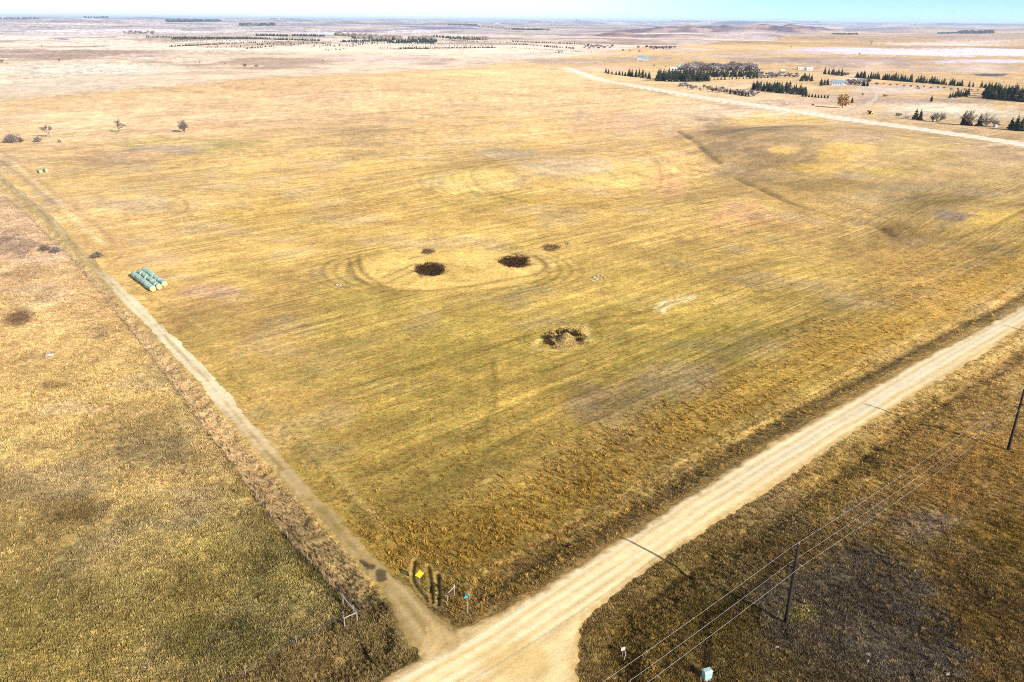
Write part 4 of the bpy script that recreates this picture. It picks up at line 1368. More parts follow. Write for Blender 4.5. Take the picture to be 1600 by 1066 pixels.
def power_pole():
    root = empty('utility_pole', (0, 0, 0))
    MB().tube([(0, 0, -0.6), (0, 0, 4), (0, 0, 8), (0, 0, 11)], [0.24, 0.21, 0.18, 0.15], 12).build('shaft', M_wood, root, smooth=True)
    for h, rch in ATT:
        sg = 1 if rch > 0 else -1
        br = MB().tube([(0, 0.08 * sg, h - 0.22), (0, rch * 0.7, h)], 0.035, 6).box((0, 0.13 * sg, h - 0.22), (0.14, 0.05, 0.4)).build('bracket', M_wood, root)
        ins = MB()
        a, b = Vector((0, rch * 0.55, h - 0.03)), Vector((0, rch, h + 0.02))
        for k in range(5):
            ins.tube([a + (b - a) * (k / 5), a + (b - a) * (k / 5 + 0.1)], 0.075, 8)
        ins.tube([a, b], 0.04, 8).build('insulator', M_porc, br)
    MB().tube([(0, 0, 11.0), (0, 0, 11.32)], [0.05, 0.03], 8).box((0, 0.1, 10.7), (0.1, 0.16, 0.5)).build('pole_top_pin', M_porc, root)
    MB().box((0, -0.17, 2.1), (0.12, 0.02, 0.16)).build('tag_plate', M_steel, root)
    return root


pole = power_pole()
pole.location, pole.rotation_euler = (*p_near, float(zat(*p_near)[0])), (0, 0, l_ang)
tag(pole, POLE_LBL[0], 'utility pole', 'wooden poles of the power line')
pp = [p_near - span, p_near, p_far, p_far + span]
pz = [float(zat(*q)[0]) for q in pp]
copy_thing(pole, (*p_far, pz[2]), l_ang, 1.0, POLE_LBL[1])
for i, lb in ((0, 'wooden utility pole standing south of the road junction'), (3, 'wooden utility pole standing up the road past the second one')):
    copy_thing(pole, (*pp[i], pz[i]), l_ang, 1.0, lb)
for (h, rch), lb in zip(ATT, ('topmost pale wire strung along the wooden poles, on the road side', 'middle pale wire of the pole line, on the pasture side', 'lowest pale wire of the pole line, on the road side')):
    pts = []
    for i in range(3):
        a = Vector((*(pp[i] + side * rch), pz[i] + h + 0.08))
        b = Vector((*(pp[i + 1] + side * rch), pz[i + 1] + h + 0.08))
        for k in range(16):
            t_ = k / 16
            q = a.lerp(b, t_)
            q.z -= 0.75 * 4 * t_ * (1 - t_)
            pts.append(q)
    pts.append(Vector((*(pp[3] + side * rch), pz[3] + h + 0.08)))
    w = MB().tube(pts, 0.009, 5).build('overhead_wire', M_wire)
    tag(w, lb, 'wire', 'wires of the power line')

# road signs
sx, sy = over(656, 908, 0)
sg = empty('warning_sign', (sx, sy, float(zat(sx, sy)[0])), math.atan2(-sy, -sx) + 0.25)
MB().tube([(0, 0, -0.3), (0, 0, 2.05)], 0.035, 6).build('post', M_steel, sg)
d_ = MB()
q = 0.60
for xx in (0.05, 0.065):
    d_.v += [(xx, 0, 1.55 - q), (xx, q, 1.55), (xx, 0, 1.55 + q), (xx, -q, 1.55)]
d_.f += [(0, 3, 2, 1), (4, 5, 6, 7)] + [(i, (i + 1) % 4, 4 + (i + 1) % 4, 4 + i) for i in range(4)]
d_.build('sign_plate', M_yellow, sg)
tag(sg, 'yellow diamond warning sign in the rutted grass by the track corner', 'road sign')
sx, sy = over(730, 958, 0)
st = empty('street_name_sign', (sx, sy, float(zat(sx, sy)[0])), ROAD_A)
MB().tube([(0, 0, -0.3), (0, 0, 2.45)], 0.035, 6).build('post', M_white, st)
MB().box((0, 0, 2.4), (0.85, 0.03, 0.2)).build('name_blade', M_teal, st)
MB().box((0, 0, 2.62), (0.03, 0.85, 0.2)).build('name_blade', M_teal, st)
tag(st, 'two crossed teal street name blades on a white post at the junction', 'street sign')

# fence braces and wire fences
M_rail = plain('pale_rail', (0.22, 0.20, 0.17), 0.7, 0.15, 6.0)


def brace(name, tops, label, h=1.35, rails=1, knob=False):
    P = [Vector((*over(px, py, h), 0)) for px, py in tops]
    zz = heights([(p.x, p.y) for p in P])
    root = empty(name, (P[0].x, P[0].y, float(zz[0])))
    loc = [p - P[0] + Vector((0, 0, float(z - zz[0]))) for p, z in zip(P, zz)]
    for i, p in enumerate(loc):
        MB().tube([p + Vector((0, 0, -0.3)), p + Vector((0, 0, h + 0.05))], 0.075, 8).build('post', M_grey_wood, root)
    for a, b in zip(loc[:-1], loc[1:]):
        MB().tube([a + Vector((0, 0, h)), b + Vector((0, 0, h))], 0.06, 6).build('rail', M_rail, root)
    if knob:
        MB().tube([loc[0] + Vector((0, 0, h + 0.05)), loc[0] + Vector((0, 0, h + 0.32))], [0.13, 0.1], 8).build('post_cap', M_rail, root)
    return tag(root, label, 'fence')


brace('fence_brace', [(535, 931), (557, 956), (537.6, 967)], 'pale railed fence corner at the end of the ditch brush')
brace('fence_brace', [(709.5, 917), (698.5, 924)], 'short white rail between two posts beside the street name sign', 1.3, knob=True)


def wire_fence(line, n, label, step):
    L = np.concatenate([[0], np.cumsum(np.hypot(*np.diff(line, axis=0).T))])
    ss_ = np.arange(0, min(L[-1], n * step), step)
    X, Y = np.interp(ss_, L, line[:, 0]), np.interp(ss_, L, line[:, 1])
    Z = zat(X, Y)
    root = empty('wire_fence', (X[0], Y[0], Z[0]))
    post = MB().tube([(0, 0, -0.3), (0, 0, 1.25)], 0.05, 5).mesh('fence_post', M_grey_wood)
    loc = []
    for x_, y_, z_ in zip(X, Y, Z):
        loc.append(Vector((x_ - X[0], y_ - Y[0], z_ - Z[0])))
        put('fence_post', post, root, loc[-1])
    for h in (0.4, 0.75, 1.1):
        MB().tube([p + Vector((0.06, 0, h)) for p in loc], 0.005, 3, False).build('wire', M_steel, root)
    return tag(root, label, 'fence')


wire_fence(fence_a[::-1], 46, 'thin post and wire fence running up the edge of the left pasture', 6.0)
wire_fence(fence_b, 10, 'thin post and wire fence along the bottom of the left pasture', 6.0)

# cabinet, marker, sticks, stones
x_, y_ = over(1104, 1060, 0)
cb = empty('utility_cabinet', (x_, y_, float(zat(x_, y_)[0])), ROAD_A - 0.35)
MB().box((0, 0, 0.06), (1.05, 0.75, 0.24)).build('base', M_cab2, cb)
MB().box((0, 0, 0.62), (0.9, 0.6, 0.88)).build('body', M_cab, cb)
lid = MB()
lid.v += [(-0.5, -0.34, 1.06), (0.5, -0.34, 1.06), (0.5, 0.34, 1.06), (-0.5, 0.34, 1.06), (-0.44, -0.2, 1.2), (0.44, -0.2, 1.2), (0.44, 0.28, 1.2), (-0.44, 0.28, 1.2)]
lid.f += [(0, 3, 2, 1), (4, 5, 6, 7), (0, 1, 5, 4), (1, 2, 6, 5), (2, 3, 7, 6), (3, 0, 4, 7)]
lid.build('lid', M_cab, cb)
dr = MB().box((0, -0.31, 0.6), (0.74, 0.03, 0.7)).build('door', M_cab, cb)
MB().box((0.28, -0.34, 0.62), (0.04, 0.04, 0.14)).build('handle', M_steel, dr)
tag(cb, 'pale green metal utility cabinet in the dark grass below the wires', 'utility box')
x_, y_ = over(973, 1018, 0)
mk = empty('marker_sign', (x_, y_, float(zat(x_, y_)[0])), math.atan2(-y_, -x_) + 0.5)
MB().tube([(0, 0, -0.3), (0, 0, 1.5)], 0.03, 6).build('post', M_grey_wood, mk)
MB().box((0.05, 0, 1.25), (0.03, 0.5, 0.45)).build('sign_plate', M_white, mk)
tag(mk, 'small square white marker panel on a post in the curve', 'marker sign')
for (a, b, h, lb, nm) in (((979, 1018), (975, 1016), 1.3, 'pale leaning stake just right of the white marker panel', 'leaning_stake'), ((974, 1026), (978, 1022), 1.2, 'pale leaning stake below the white marker panel', 'leaning_stake')):
    x_, y_ = over(*a, 0)
    x2, y2 = over(*b, 0)
    o = empty(nm, (x_, y_, float(zat(x_, y_)[0])))
    MB().tube([(0, 0, -0.2), (x2 - x_, y2 - y_, h)], [0.045, 0.035], 6).build('stake', M_rail, o)
    tag(o, lb, 'stake')


def rock_mesh(seed, flat_=0.6):
    import bmesh
    bm = bmesh.new()
    bmesh.ops.create_icosphere(bm, subdivisions=2, radius=0.5)
    q = random.Random(seed)
    ax = [Vector((q.gauss(0, 1), q.gauss(0, 1), q.gauss(0, 1))).normalized() for _ in range(7)]
    cut = [q.uniform(0.26, 0.45) for _ in ax]
    for v in bm.verts:
        for n_, c_ in zip(ax, cut):
            e = v.co.dot(n_) - c_
            if e > 0:
                v.co -= n_ * e * 0.85
        v.co.z *= flat_
    me = bpy.data.meshes.new('rock')
    bm.to_mesh(me)
    bm.free()
    me.materials.append(M_rock)
    return me


R_ = [rock_mesh(k) for k in range(3)]
ROCKS = [(78, 556, 1.5, 'large pale rock lying alone in the left pasture', None), (1358, 1023, 0.65, 'long white stone in the dark grass right of the cabinet', None), (1356, 1033, 0.4, 'small white stone just below the long white stone', None),
         (1442, 983, 0.45, 'white stone upper of the pair toward the right in dark grass', None), (1481, 1053, 0.5, 'white stone near the bottom right of the dark pasture', None), (1194, 962, 0.35, 'small pale stone left of the near utility pole foot', None), (1214, 1011, 0.45, 'pale stone in the grass below the near utility pole', None)]
for k, (px, py) in enumerate(((928, 434), (934, 432), (940, 431), (945, 434), (932, 437), (939, 437), (926, 439), (951, 432))):
    ROCKS.append((px, py, rng.uniform(0.4, 0.9), 'pale field stone in the cluster right of the wet hollows', 'stones right of the hollows'))
for k, (px, py) in enumerate(((116, 212.5), (122, 212), (127, 211), (132, 211), (137, 210))):
    ROCKS.append((px, py, rng.uniform(1.0, 1.7), 'grey field stone in the row behind the small shrubs', 'stones near the shrubs'))
for k, (px, py) in enumerate(((527, 446), (532, 447), (537, 446))):
    ROCKS.append((px, py, rng.uniform(0.5, 0.9), 'pale field stone left of the uncut oval', 'stones left of the oval'))
for k, (px, py) in enumerate(((836, 372), (842, 372), (847, 373))):
    ROCKS.append((px, py, rng.uniform(0.4, 0.7), 'pale field stone left of the lone grey tree', 'stones left of the lone grey tree'))
rz_ = heights([G1(a, b) for a, b, *_ in ROCKS])
for k, (px, py, s_, lb, gp) in enumerate(ROCKS):
    x_, y_ = G1(px, py)
    o = put('field_stone', R_[k % 3], None, (x_, y_, rz_[k] + 0.12 * s_), k * 1.7)
    o.scale = (s_ * 1.25, s_, s_)
    tag(o, lb, 'stone', gp)

# wrapped hay bales
tw_ = NT('net_wrap')
_o = tw_.n('ShaderNodeTexCoord').outputs['Object']
_r = tw_.n('ShaderNodeObjectInfo').outputs['Random']
_b = tw_.noise(tw_.mapped(_o, 0, (6.0, 0.4, 0.4)), 1.0, 3.0)
_k = tw_.math('MULTIPLY', tw_.remap(_b, 0.3, 0.7, 0.7, 1.2), tw_.remap(_r, 0, 1, 0.80, 1.02))
_c = tw_.n('ShaderNodeRGB'); _c.outputs[0].default_value = (0.22, 0.32, 0.28, 1)
_d = tw_.n('ShaderNodeRGB'); _d.outputs[0].default_value = (0.36, 0.33, 0.22, 1)
_m = tw_.mix(tw_.remap(tw_.noise(_o, 1.3, 3.0), 0.52, 0.68, 0.0, 0.7), _c.outputs[0], _d.outputs[0])
M_wrap = tw_.surf(tw_.scale_col(_m, _k), 0.7, _b, 0.05, 0.6, 0.1)
M_straw = plain('straw', (0.40, 0.28, 0.11), 0.95, 0.25, 6.0)
bv, bf = [], []
prof = [(-0.755, 0.66), (-0.72, 0.74), (-0.4, 0.77), (0, 0.78), (0.4, 0.77), (0.72, 0.74), (0.755, 0.66)]
NB = 18
for xx, rr in prof:
    for k in range(NB):
        t_ = 2 * math.pi * k / NB
        bv.append((xx, rr * math.cos(t_), 0.75 + rr * math.sin(t_) * (1.0 if math.sin(t_) > -0.8 else 0.96)))
for i in range(len(prof) - 1):
    for k in range(NB):
        bf.append((i * NB + k, i * NB + (k + 1) % NB, (i + 1) * NB + (k + 1) % NB, (i + 1) * NB + k))
wrap_me = mesh_np('net_wrap', bv, bf, M_wrap, True)
end_me = []
for sgn in (-1, 1):
    e = MB()
    for rr, xx in ((0.67, 0.75), (0.42, 0.778), (0.2, 0.768)):
        for k in range(NB):
            t_ = 2 * math.pi * k / NB
            e.v.append((sgn * xx, rr * math.cos(t_), 0.75 + rr * math.sin(t_)))
    for i in range(2):
        for k in range(NB):
            e.f.append((i * NB + k, i * NB + (k + 1) % NB, (i + 1) * NB + (k + 1) % NB, (i + 1) * NB + k))
    e.f.append(tuple(2 * NB + k for k in range(NB)))
    end_me.append(e.mesh('straw_face', M_straw))
first_bale = None
BALE_ROWS = [((208, 431), (240, 456), 11, 'row beside the track', 'bales of the long three-row stack'), ((216.5, 427), (250, 452.5), 11, 'middle row of three', 'bales of the long three-row stack'),
             ((225, 424), (258, 448.5), 11, 'row on the field side', 'bales of the long three-row stack'),
             ((59, 266.5), (64.5, 271), 3, 'small far stack, track-side row', 'bales of the small far stack'), ((67, 263.5), (73.5, 269), 3, 'small far stack, field-side row', 'bales of the small far stack')]
for (pa, pb, nb_, rl, gp) in BALE_ROWS:
    a, b = np.array(G1(*pa)), np.array(G1(*pb))
    d = (b - a) / np.hypot(*(b - a))
    for k in range(nb_):
        c_ = b - d * (0.8 + 1.52 * k) if nb_ > 5 else b - d * (0.8 + 1.52 * k)
        rzb = math.atan2(-d[1], -d[0]) + rng.normal(0, 0.025)
        c_ = c_ + rng.normal(0, 0.06, 2)
        lb = ('hay bale with its straw face open, near end of the ' if k == 0 else 'wrapped hay bale at the far end of the ' if k == nb_ - 1 else 'pale wrapped hay bale inside the ') + rl
        loc = (*c_, float(zat(*c_)[0]) - 0.02)
        if first_bale is None:
            first_bale = empty('hay_bale', loc, rzb)
            put('net_wrap', wrap_me, first_bale)
            for e in end_me:
                put('straw_face', e, first_bale)
            tag(first_bale, lb, 'hay bale', gp)
        else:
            c = copy_thing(first_bale, loc, rzb, (float(rng.uniform(0.99, 1.03)), float(rng.uniform(0.97, 1.06)), float(rng.uniform(0.92, 1.02))), lb)
            c['group'] = gp


# ------------------------------------------------------------------ trees
M_bark = plain('bark', (0.13, 0.105, 0.09), 0.95, 0.3, 2.0)
M_twig = plain('twigs', (0.13, 0.105, 0.085), 0.95, 0.35, 0.6)
M_twig2 = plain('violet_twigs', (0.15, 0.125, 0.115), 0.95, 0.35, 0.4)
def needle_mat(name, a, b):
    t = NT(name)
    r_ = t.n('ShaderNodeObjectInfo').outputs['Random']
    nz = t.noise(t.n('ShaderNodeTexCoord').outputs['Object'], 5.0, 2.0)
    ca, cb = t.n('ShaderNodeRGB'), t.n('ShaderNodeRGB')
    ca.outputs[0].default_value, cb.outputs[0].default_value = (*a, 1), (*b, 1)
    return t.surf(t.scale_col(t.mix(r_, ca.outputs[0], cb.outputs[0]), t.remap(nz, 0.3, 0.7, 0.5, 1.6)), 0.9)


M_needle = needle_mat('needles', (0.008, 0.014, 0.008), (0.034, 0.040, 0.017))
M_needle2 = plain('dull_needles', (0.017, 0.023, 0.012), 0.9, 0.5, 0.7)
M_gold = plain('autumn_leaves', (0.24, 0.13, 0.035), 0.9, 0.4, 0.8)


def bare_tree(seed, h, spread, depth=4, kids=4, rmin=0.03, n=3, stems=1):
    """a trunk mesh and a mesh of limbs and twigs"""
    q = random.Random(seed)
    tr, cr = MB(), MB()

    def grow(p, d, L, rad_, lev):
        e = p + d * L
        mid = p + d * L * 0.5 + Vector((q.gauss(0, .06), q.gauss(0, .06), 0)) * L
        cr.tube([p, mid, e], [rad_, rad_ * .8, rad_ * .6], n, False)
        if lev == 0:
            return
        for k in range(kids if lev > 1 else kids + 1):
            t_ = q.uniform(0.35, 1.0) if k else 1.0
            base = p.lerp(e, t_)
            nd = (d + Vector((q.gauss(0, .55), q.gauss(0, .55), q.gauss(0.12, .35))) * spread).normalized()
            grow(base, nd, L * q.uniform(0.5, 0.78), max(rmin, rad_ * 0.55), lev - 1)
    for s_ in range(stems):
        off = Vector((q.gauss(0, .5), q.gauss(0, .5), 0)) * (0.16 * h if stems > 1 else 0)
        lean = Vector((q.gauss(0, .12), q.gauss(0, .12), 1)).normalized() if stems == 1 else Vector((q.gauss(0, .4), q.gauss(0, .4), 1)).normalized()
        th = h * (0.24 if stems == 1 else 0.08)
        r0 = max(rmin * 1.5, h * 0.022)
        top = off + lean * th
        tr.tube([off + Vector((0, 0, -0.3)), off + lean * th * .5, top], [r0 * 1.25, r0, r0 * .85], 6, False)
        for k in range(kids + 1):
            nd = (lean + Vector((q.gauss(0, .5), q.gauss(0, .5), q.gauss(.05, .2))) * spread).normalized()
            grow(off + lean * th * q.uniform(.7, 1.0), nd, h * q.uniform(0.24, 0.34), r0 * 0.6, depth - 1)
    return tr, cr


def conifer(seed, whorls=13, per=9, fat=0.24):
    """unit-high: crown of drooping ragged boughs"""
    q = random.Random(seed)
    v, f = [], []
    for w in range(whorls):
        t_ = w / (whorls - 1)
        z = 0.10 + 0.86 * t_
        R0 = fat * (1 - t_ ** 1.5) ** 0.9 + 0.03 if seed in (1, 3) else fat * (1 - t_) ** 0.8 + 0.015
        for k in range(per if t_ < .75 else max(4, per - 4)):
            a_ = 2 * math.pi * (k + q.random()) / per + w * 0.7
            R1 = R0 * q.uniform(0.62, 1.22)
            dz_ = -R1 * q.uniform(0.15, 0.5)
            wd = R1 * 0.36
            ca, sa = math.cos(a_), math.sin(a_)
            i = len(v)
            zz = z + q.uniform(-.025, .025)
            v += [(0, 0, zz + 0.03), (ca * R1 * .6 - sa * wd, sa * R1 * .6 + ca * wd, zz + dz_ * .45), (ca * R1, sa * R1, zz + dz_), (ca * R1 * .6 + sa * wd, sa * R1 * .6 - ca * wd, zz + dz_ * .45)]
            f += [(i, i + 1, i + 2, i + 3)]
    i = len(v)
    v += [(0.014, 0, .93), (-.007, .012, .93), (-.007, -.012, .93), (0, 0, 1.03)]
    f += [(i, i + 1, i + 3, i + 3), (i + 1, i + 2, i + 3, i + 3)]
    f = [q_ if len(set(q_)) == 4 else q_ for q_ in f]
    me = bpy.data.meshes.new('conifer_crown')
    me.from_pydata(v, [], [tuple(dict.fromkeys(q_)) for q_ in f])
    return v, me


trunk_unit = MB().tube([(0, 0, -0.03), (0, 0, .3), (0, 0, .8)], [.028, .02, .006], 5).mesh('trunk', M_bark)
CON = []
for s_, (wh, per, fat) in enumerate(((14, 12, .31), (13, 13, .33), (15, 12, .28), (12, 13, .38))):
    _, me = conifer(s_, wh, per, fat)
    me.materials.append(M_needle if s_ != 1 else M_needle2)
    CON.append(me)


def con_things(spots, label, group, name='conifer'):
    """spots: (px, py, height in photo pixels); every tree an object, crown and trunk its parts"""
    pts = G([p[0] for p in spots], [p[1] for p in spots])
    zz = heights(pts)
    for (px, py, hp), (x_, y_), z_ in zip(spots, pts, zz):
        h = hp * m_per_px(x_, y_)
        lb = label if isinstance(label, str) else label.pop(0)
        o = empty(name, (x_, y_, float(z_)), random.uniform(0, 6.28))
        put('crown', random.choice(CON), o)
        put('trunk', trunk_unit, o)
        w = random.uniform(0.85, 1.2)
        o.scale = (h * w, h * w, h)
        tag(o, lb, 'conifer', group)


U = random.uniform
con_things([(1430, 187, 15), (1437.5, 187.5, 15)], ['dark conifer, left of the close pair behind the far road', 'dark conifer, right of the close pair behind the far road'], 'dark conifers by the far road')
con_things([(1505, 195.5, 18), (1513, 196, 20)], ['dark conifer, left one of the broad pair beside bare trees', 'dark conifer, right one of the broad pair beside bare trees'], 'dark conifers by the far road')
con_things([(1530, 197, 17)], ['single dark conifer standing in front of bare trees by the far road'], 'dark conifers by the far road')
con_things([(1579, 203, 16), (1587, 204, 21), (1595, 205, 19)], ['dark conifer, shortest of the three by the pale tank', 'dark conifer, tallest of the three by the pale tank', 'dark conifer, rightmost of the three by the pale tank'], 'dark conifers by the far road')
con_things([(1331, 161, 9)], ['small dark conifer beside the orange autumn tree'], None)
con_things([(1455, 158.5, 9)], ['lone dark conifer in the pale meadow'], None)
sp = []
for row, dy in enumerate((0, -2, -4, -6)):
    for k in range(17):
        x = 1028 + k * 9.4 + row * 2.3 + U(-1.5, 1.5)
        yb = (127.5 if x < 1106 else 120.5) + dy * (1 if x < 1106 else .6) + U(-.6, .6)
        sp.append((x, yb, (yb - 110.5) * U(.8, 1.2) + .8))
con_things(sp, 'dark conifer in the dense grove below the grey bare wood', 'conifers of the dense grove')
con_things([(946 + k * 5.2 + U(-1, 1), 114.5 + k * 0.62 + U(-.8, .8), (7 if k < 7 else 11) * U(.8, 1.2)) for k in range(14)] , 'dark conifer in the short belt at the far corner of the field', 'conifers of the short belt')
con_things([(1116 + k * 5.6 + U(-.8, .8), 125.2 - k * .22, 4.5 * U(.7, 1.25)) for k in range(18)], 'small conifer in the young row before the dense grove', 'conifers of the young row')
con_things([(1177 + k * 2.5 + U(-1.5, 1.5), 141 + k * .26 - (k % 3) * 2.4 + U(-.5, .5), 13 * U(.7, 1.15)) for k in range(34)], 'dark conifer in the ragged belt behind the far road', 'conifers of the ragged belt')
con_things([(1118 + k * 4.6 + U(-1, 1), 141.5 + k * .9 + U(-.6, .6), 7 * U(.7, 1.3)) for k in range(12)], 'dark conifer among the grey brush behind the far road', 'conifers in the grey brush')
con_things([(1254 + k * 4.9, 151 + k * .35, 6.2 * U(.8, 1.2)) for k in range(9)], 'small pointed conifer in the neat row below the driveway', 'conifers of the neat row')
con_things([(1290 + k * 4.2 + U(-1.5, 1.5), 116 + k * .45 + U(-.5, .5), 9 * U(.75, 1.25)) for k in range(7)] + [(1338 + k * 3.6 + U(-1.5, 1.5), 121.5 + k * .28 + U(-.5, .5), 10 * U(.65, 1.15)) for k in range(25)]
           + [(1431 + k * 4.0 + U(-1.2, 1.2), 128.5 + k * .36 + U(-.5, .5), 9.5 * U(.55, 1.15)) for k in range(19)] + [(1514, 135.5, 8), (1520, 136, 7), (1533, 137, 9), (1539, 138, 7)], 'dark conifer in the long windbreak beyond the house', 'conifers of the long windbreak')
con_things([(1542 + k * 5.1 + U(-1.5, 1.5), 154 + k * .45 - row * 3.2 + U(-.6, .6), (19 - row * 2.6) * U(.75, 1.15)) for row in range(4) for k in range(13)], 'dark conifer in the big grove at the right of the view', 'conifers of the big grove')
con_things([(1484 + k * 4.0, 153.5 - (k % 2) * 1.6 - k * .4, 10 * U(.6, 1.2)) for k in range(8)], 'dark conifer in the small cluster left of the big grove', 'conifers of the small cluster')
con_things([(1252 + k * 4 + U(-1, 1), 127 - (k % 2) * 2.5, 10 * U(.8, 1.1)) for k in range(5)] + [(1283 + (k % 3) * 5, 134 - k * .8, 8 * U(.8, 1.2)) for k in range(6)] + [(1349, 134.5, 8), (1355, 135, 9)], 'conifer near the pale house by the winding driveway', 'conifers around the house')

# bare trees and shrubs standing singly in the fields
SINGLE = [  # px, py, height px, spread, stems, name, label
    (291, 207, 23, 1.0, 2, 'bare_tree', 'bare grey tree, the tallest one standing in the upper left field'), (185, 207.5, 20, 0.9, 1, 'bare_tree', 'bare round-headed tree left of the tallest field tree'),
    (78, 215, 20, 1.0, 1, 'bare_tree', 'slim leaning bare tree right of the shrub cluster'), (22, 223.5, 21, 1.25, 6, 'bare_shrub', 'broad many-stemmed bare shrub at the left field edge'),
    (33, 222.5, 10, 1.2, 4, 'bare_shrub', 'lower bare shrub leaning against the broad one'), (8, 221, 7, 1.1, 3, 'bare_shrub', 'small bare shrub left of the broad shrub'),
    (59, 222, 12, 1.0, 2, 'bare_shrub', 'small bare shrub between the broad shrub and slim tree'), (92.5, 223, 8, 1.2, 3, 'bare_shrub', 'tiny bare shrub right of the slim leaning tree'),
    (72, 393, 17, 1.5, 7, 'bare_shrub', 'wide grey shrub at the pasture fence left of the track'), (88, 396, 15, 1.5, 7, 'bare_shrub', 'wide grey shrub touching the track from its left'),
    (153, 402, 15, 1.6, 7, 'bare_shrub', 'spreading brown shrub on the field side of the track'), (146, 404, 10, 1.6, 5, 'bare_shrub', 'low brown shrub beside the spreading one at the track'),
    (1465, 191, 20, 0.8, 4, 'bare_tree', 'pale bare tree between the two pairs of dark conifers'), (1457, 190, 13, 0.8, 3, 'bare_tree', 'shorter pale bare tree right of the close conifer pair'),
    (1521, 197, 26, .7, 2, 'bare_tree', 'tall pale bare tree behind the single dark conifer'), (1541, 198, 26, .8, 3, 'bare_tree', 'tall pale bare tree right of the single dark conifer'),
    (1552, 198, 15, .8, 3, 'bare_tree', 'shorter pale bare tree close to the white tank'), (1596, 202, 18, .8, 3, 'bare_tree', 'grey bare tree behind the three conifers at the edge'),
    (1361, 70.5, 8, .8, 1, 'bare_tree', 'lone spreading tree on the edge of the white field'), (352, 103, 7, .9, 1, 'bare_tree', 'small bare tree left of the dark bush beyond the field'),
    (382, 104, 8, 1.4, 5, 'bare_shrub', 'wide dark bush beyond the upper left field edge'), (400, 105, 9, 1.0, 3, 'bare_shrub', 'bare bush right of the wide dark bush'),
    (312, 98, 3, 1.8, 6, 'bare_shrub', 'very low dark bush in the pale field beyond'), (3, 98, 8, 1.0, 3, 'bare_tree', 'grey tree far off at the left margin'), (93, 95.5, 6, 1.1, 3, 'bare_tree', 'grey bush on the dark seam far left'),
    (505, 95.5, 4, 1.4, 4, 'bare_shrub', 'small grey bush in the middle of the pale land beyond'), (65, 72.5, 3, 1.2, 3, 'bare_shrub', 'tiny dark bush far left under the skyline'), (1236, 74, 3, 1.4, 4, 'bare_shrub', 'tiny dark bush at the left end of the white field'),
    (1343, 84.5, 3, 1.6, 4, 'bare_shrub', 'tiny dark bush below the white field'), (1040, 105, 4, 1.0, 3, 'bare_shrub', 'small bush left of the teal-roofed house'), (1023, 103, 4, 1.0, 3, 'bare_shrub', 'small brown bush between the sheds and the teal-roofed house'),
    (1357, 176, 6, .9, 3, 'bare_shrub', 'dark bush behind the yellow tractor'), (1270, 165, 5, 1.2, 4, 'bare_shrub', 'dark low bush left of the orange autumn tree'),
    (1434, 139.5, 6, 1.0, 3, 'autumn_shrub', 'rusty bush in the line of young bare trees'), (1381, 152, 8, 1.2, 3, 'bare_shrub', 'violet bare bush right of the winding driveway'), (1348, 149, 7, 1.2, 3, 'bare_shrub', 'violet bare bush inside the bend of the driveway'),
]
sp = G([p[0] for p in SINGLE], [p[1] for p in SINGLE])
sz = heights(sp)
for k, ((px, py, hp, spr, stems, nm, lb), (x_, y_), z_) in enumerate(zip(SINGLE, sp, sz)):
    h = hp * m_per_px(x_, y_)
    big = hp > 9
    tr, cr = bare_tree(50 + k, h, spr, (4 if stems < 3 else 3) if big else 2, 4, m_per_px(x_, y_) * 0.17, 3, stems)
    o = empty(nm, (x_, y_, float(z_)))
    tr.build('trunk', M_bark, o)
    cr.build('crown', M_gold if nm == 'autumn_shrub' else (M_twig if k % 3 else M_twig2), o)
    tag(o, lb, 'tree' if 'tree' in nm else 'shrub')
# dead snag by the wet hollows
x_, y_ = G1(885, 389.5)
sn = empty('bare_tree', (x_, y_, float(zat(x_, y_)[0])))
tr_, cr_ = bare_tree(91, 18 * m_per_px(x_, y_), 0.55, 3, 4, m_per_px(x_, y_) * 0.13, 4, 1)
tr_.build('trunk', M_grey_wood, sn)
cr_.build('limbs', M_grey_wood, sn)
tag(sn, 'small bare grey tree standing alone just above the uncut oval', 'tree')
# orange autumn tree
x_, y_ = G1(1316, 169)
h = 19 * m_per_px(x_, y_)
o = empty('autumn_tree', (x_, y_, float(zat(x_, y_)[0])))
MB().tube([(0, 0, -.3), (0, 0, h * .5)], [.3, .15], 6).build('trunk', M_bark, o)
lf = MB()
qq = random.Random(5)
for k in range(420):
    while True:
        v_ = Vector((qq.uniform(-1, 1), qq.uniform(-1, 1), qq.uniform(-1, 1)))
        if 0.35 < v_.length < 1 + 0.25 * math.sin(5 * v_.x + 3 * v_.y):
            break
    c_ = Vector((v_.x * h * .42, v_.y * h * .42, h * .55 + v_.z * h * .42))
    u_ = Vector((qq.gauss(0, 1), qq.gauss(0, 1), qq.gauss(0, 1))).normalized() * h * .06
    w_ = u_.cross(Vector((qq.gauss(0, 1), qq.gauss(0, 1), qq.gauss(0, 1)))).normalized() * h * .05
    lf.face([c_ - u_, c_ + w_, c_ + u_, c_ - w_])
lf.build('crown', M_gold, o)
tag(o, 'orange autumn tree beside the far road near the driveway', 'tree')

# small bare trees of the far groves: shared shapes, one object each
M_twig3 = plain('pale_twigs', (0.25, 0.21, 0.205), 0.95, 0.3, 2.0)
FAR = []
for k in range(5):
    tr, cr = bare_tree(200 + k, 1.0, (.9, 1.1, .8, 1.2, 1.0)[k], 3, 5, 0.022, 3, (1, 2, 1, 3, 2)[k])
    b0 = len(cr.v)
    cr.v += tr.v
    cr.f += [tuple(b0 + i for i in q_) for q_ in tr.f]
    FAR.append(cr.mesh('bare_tree', M_twig3 if k % 2 else M_twig2))


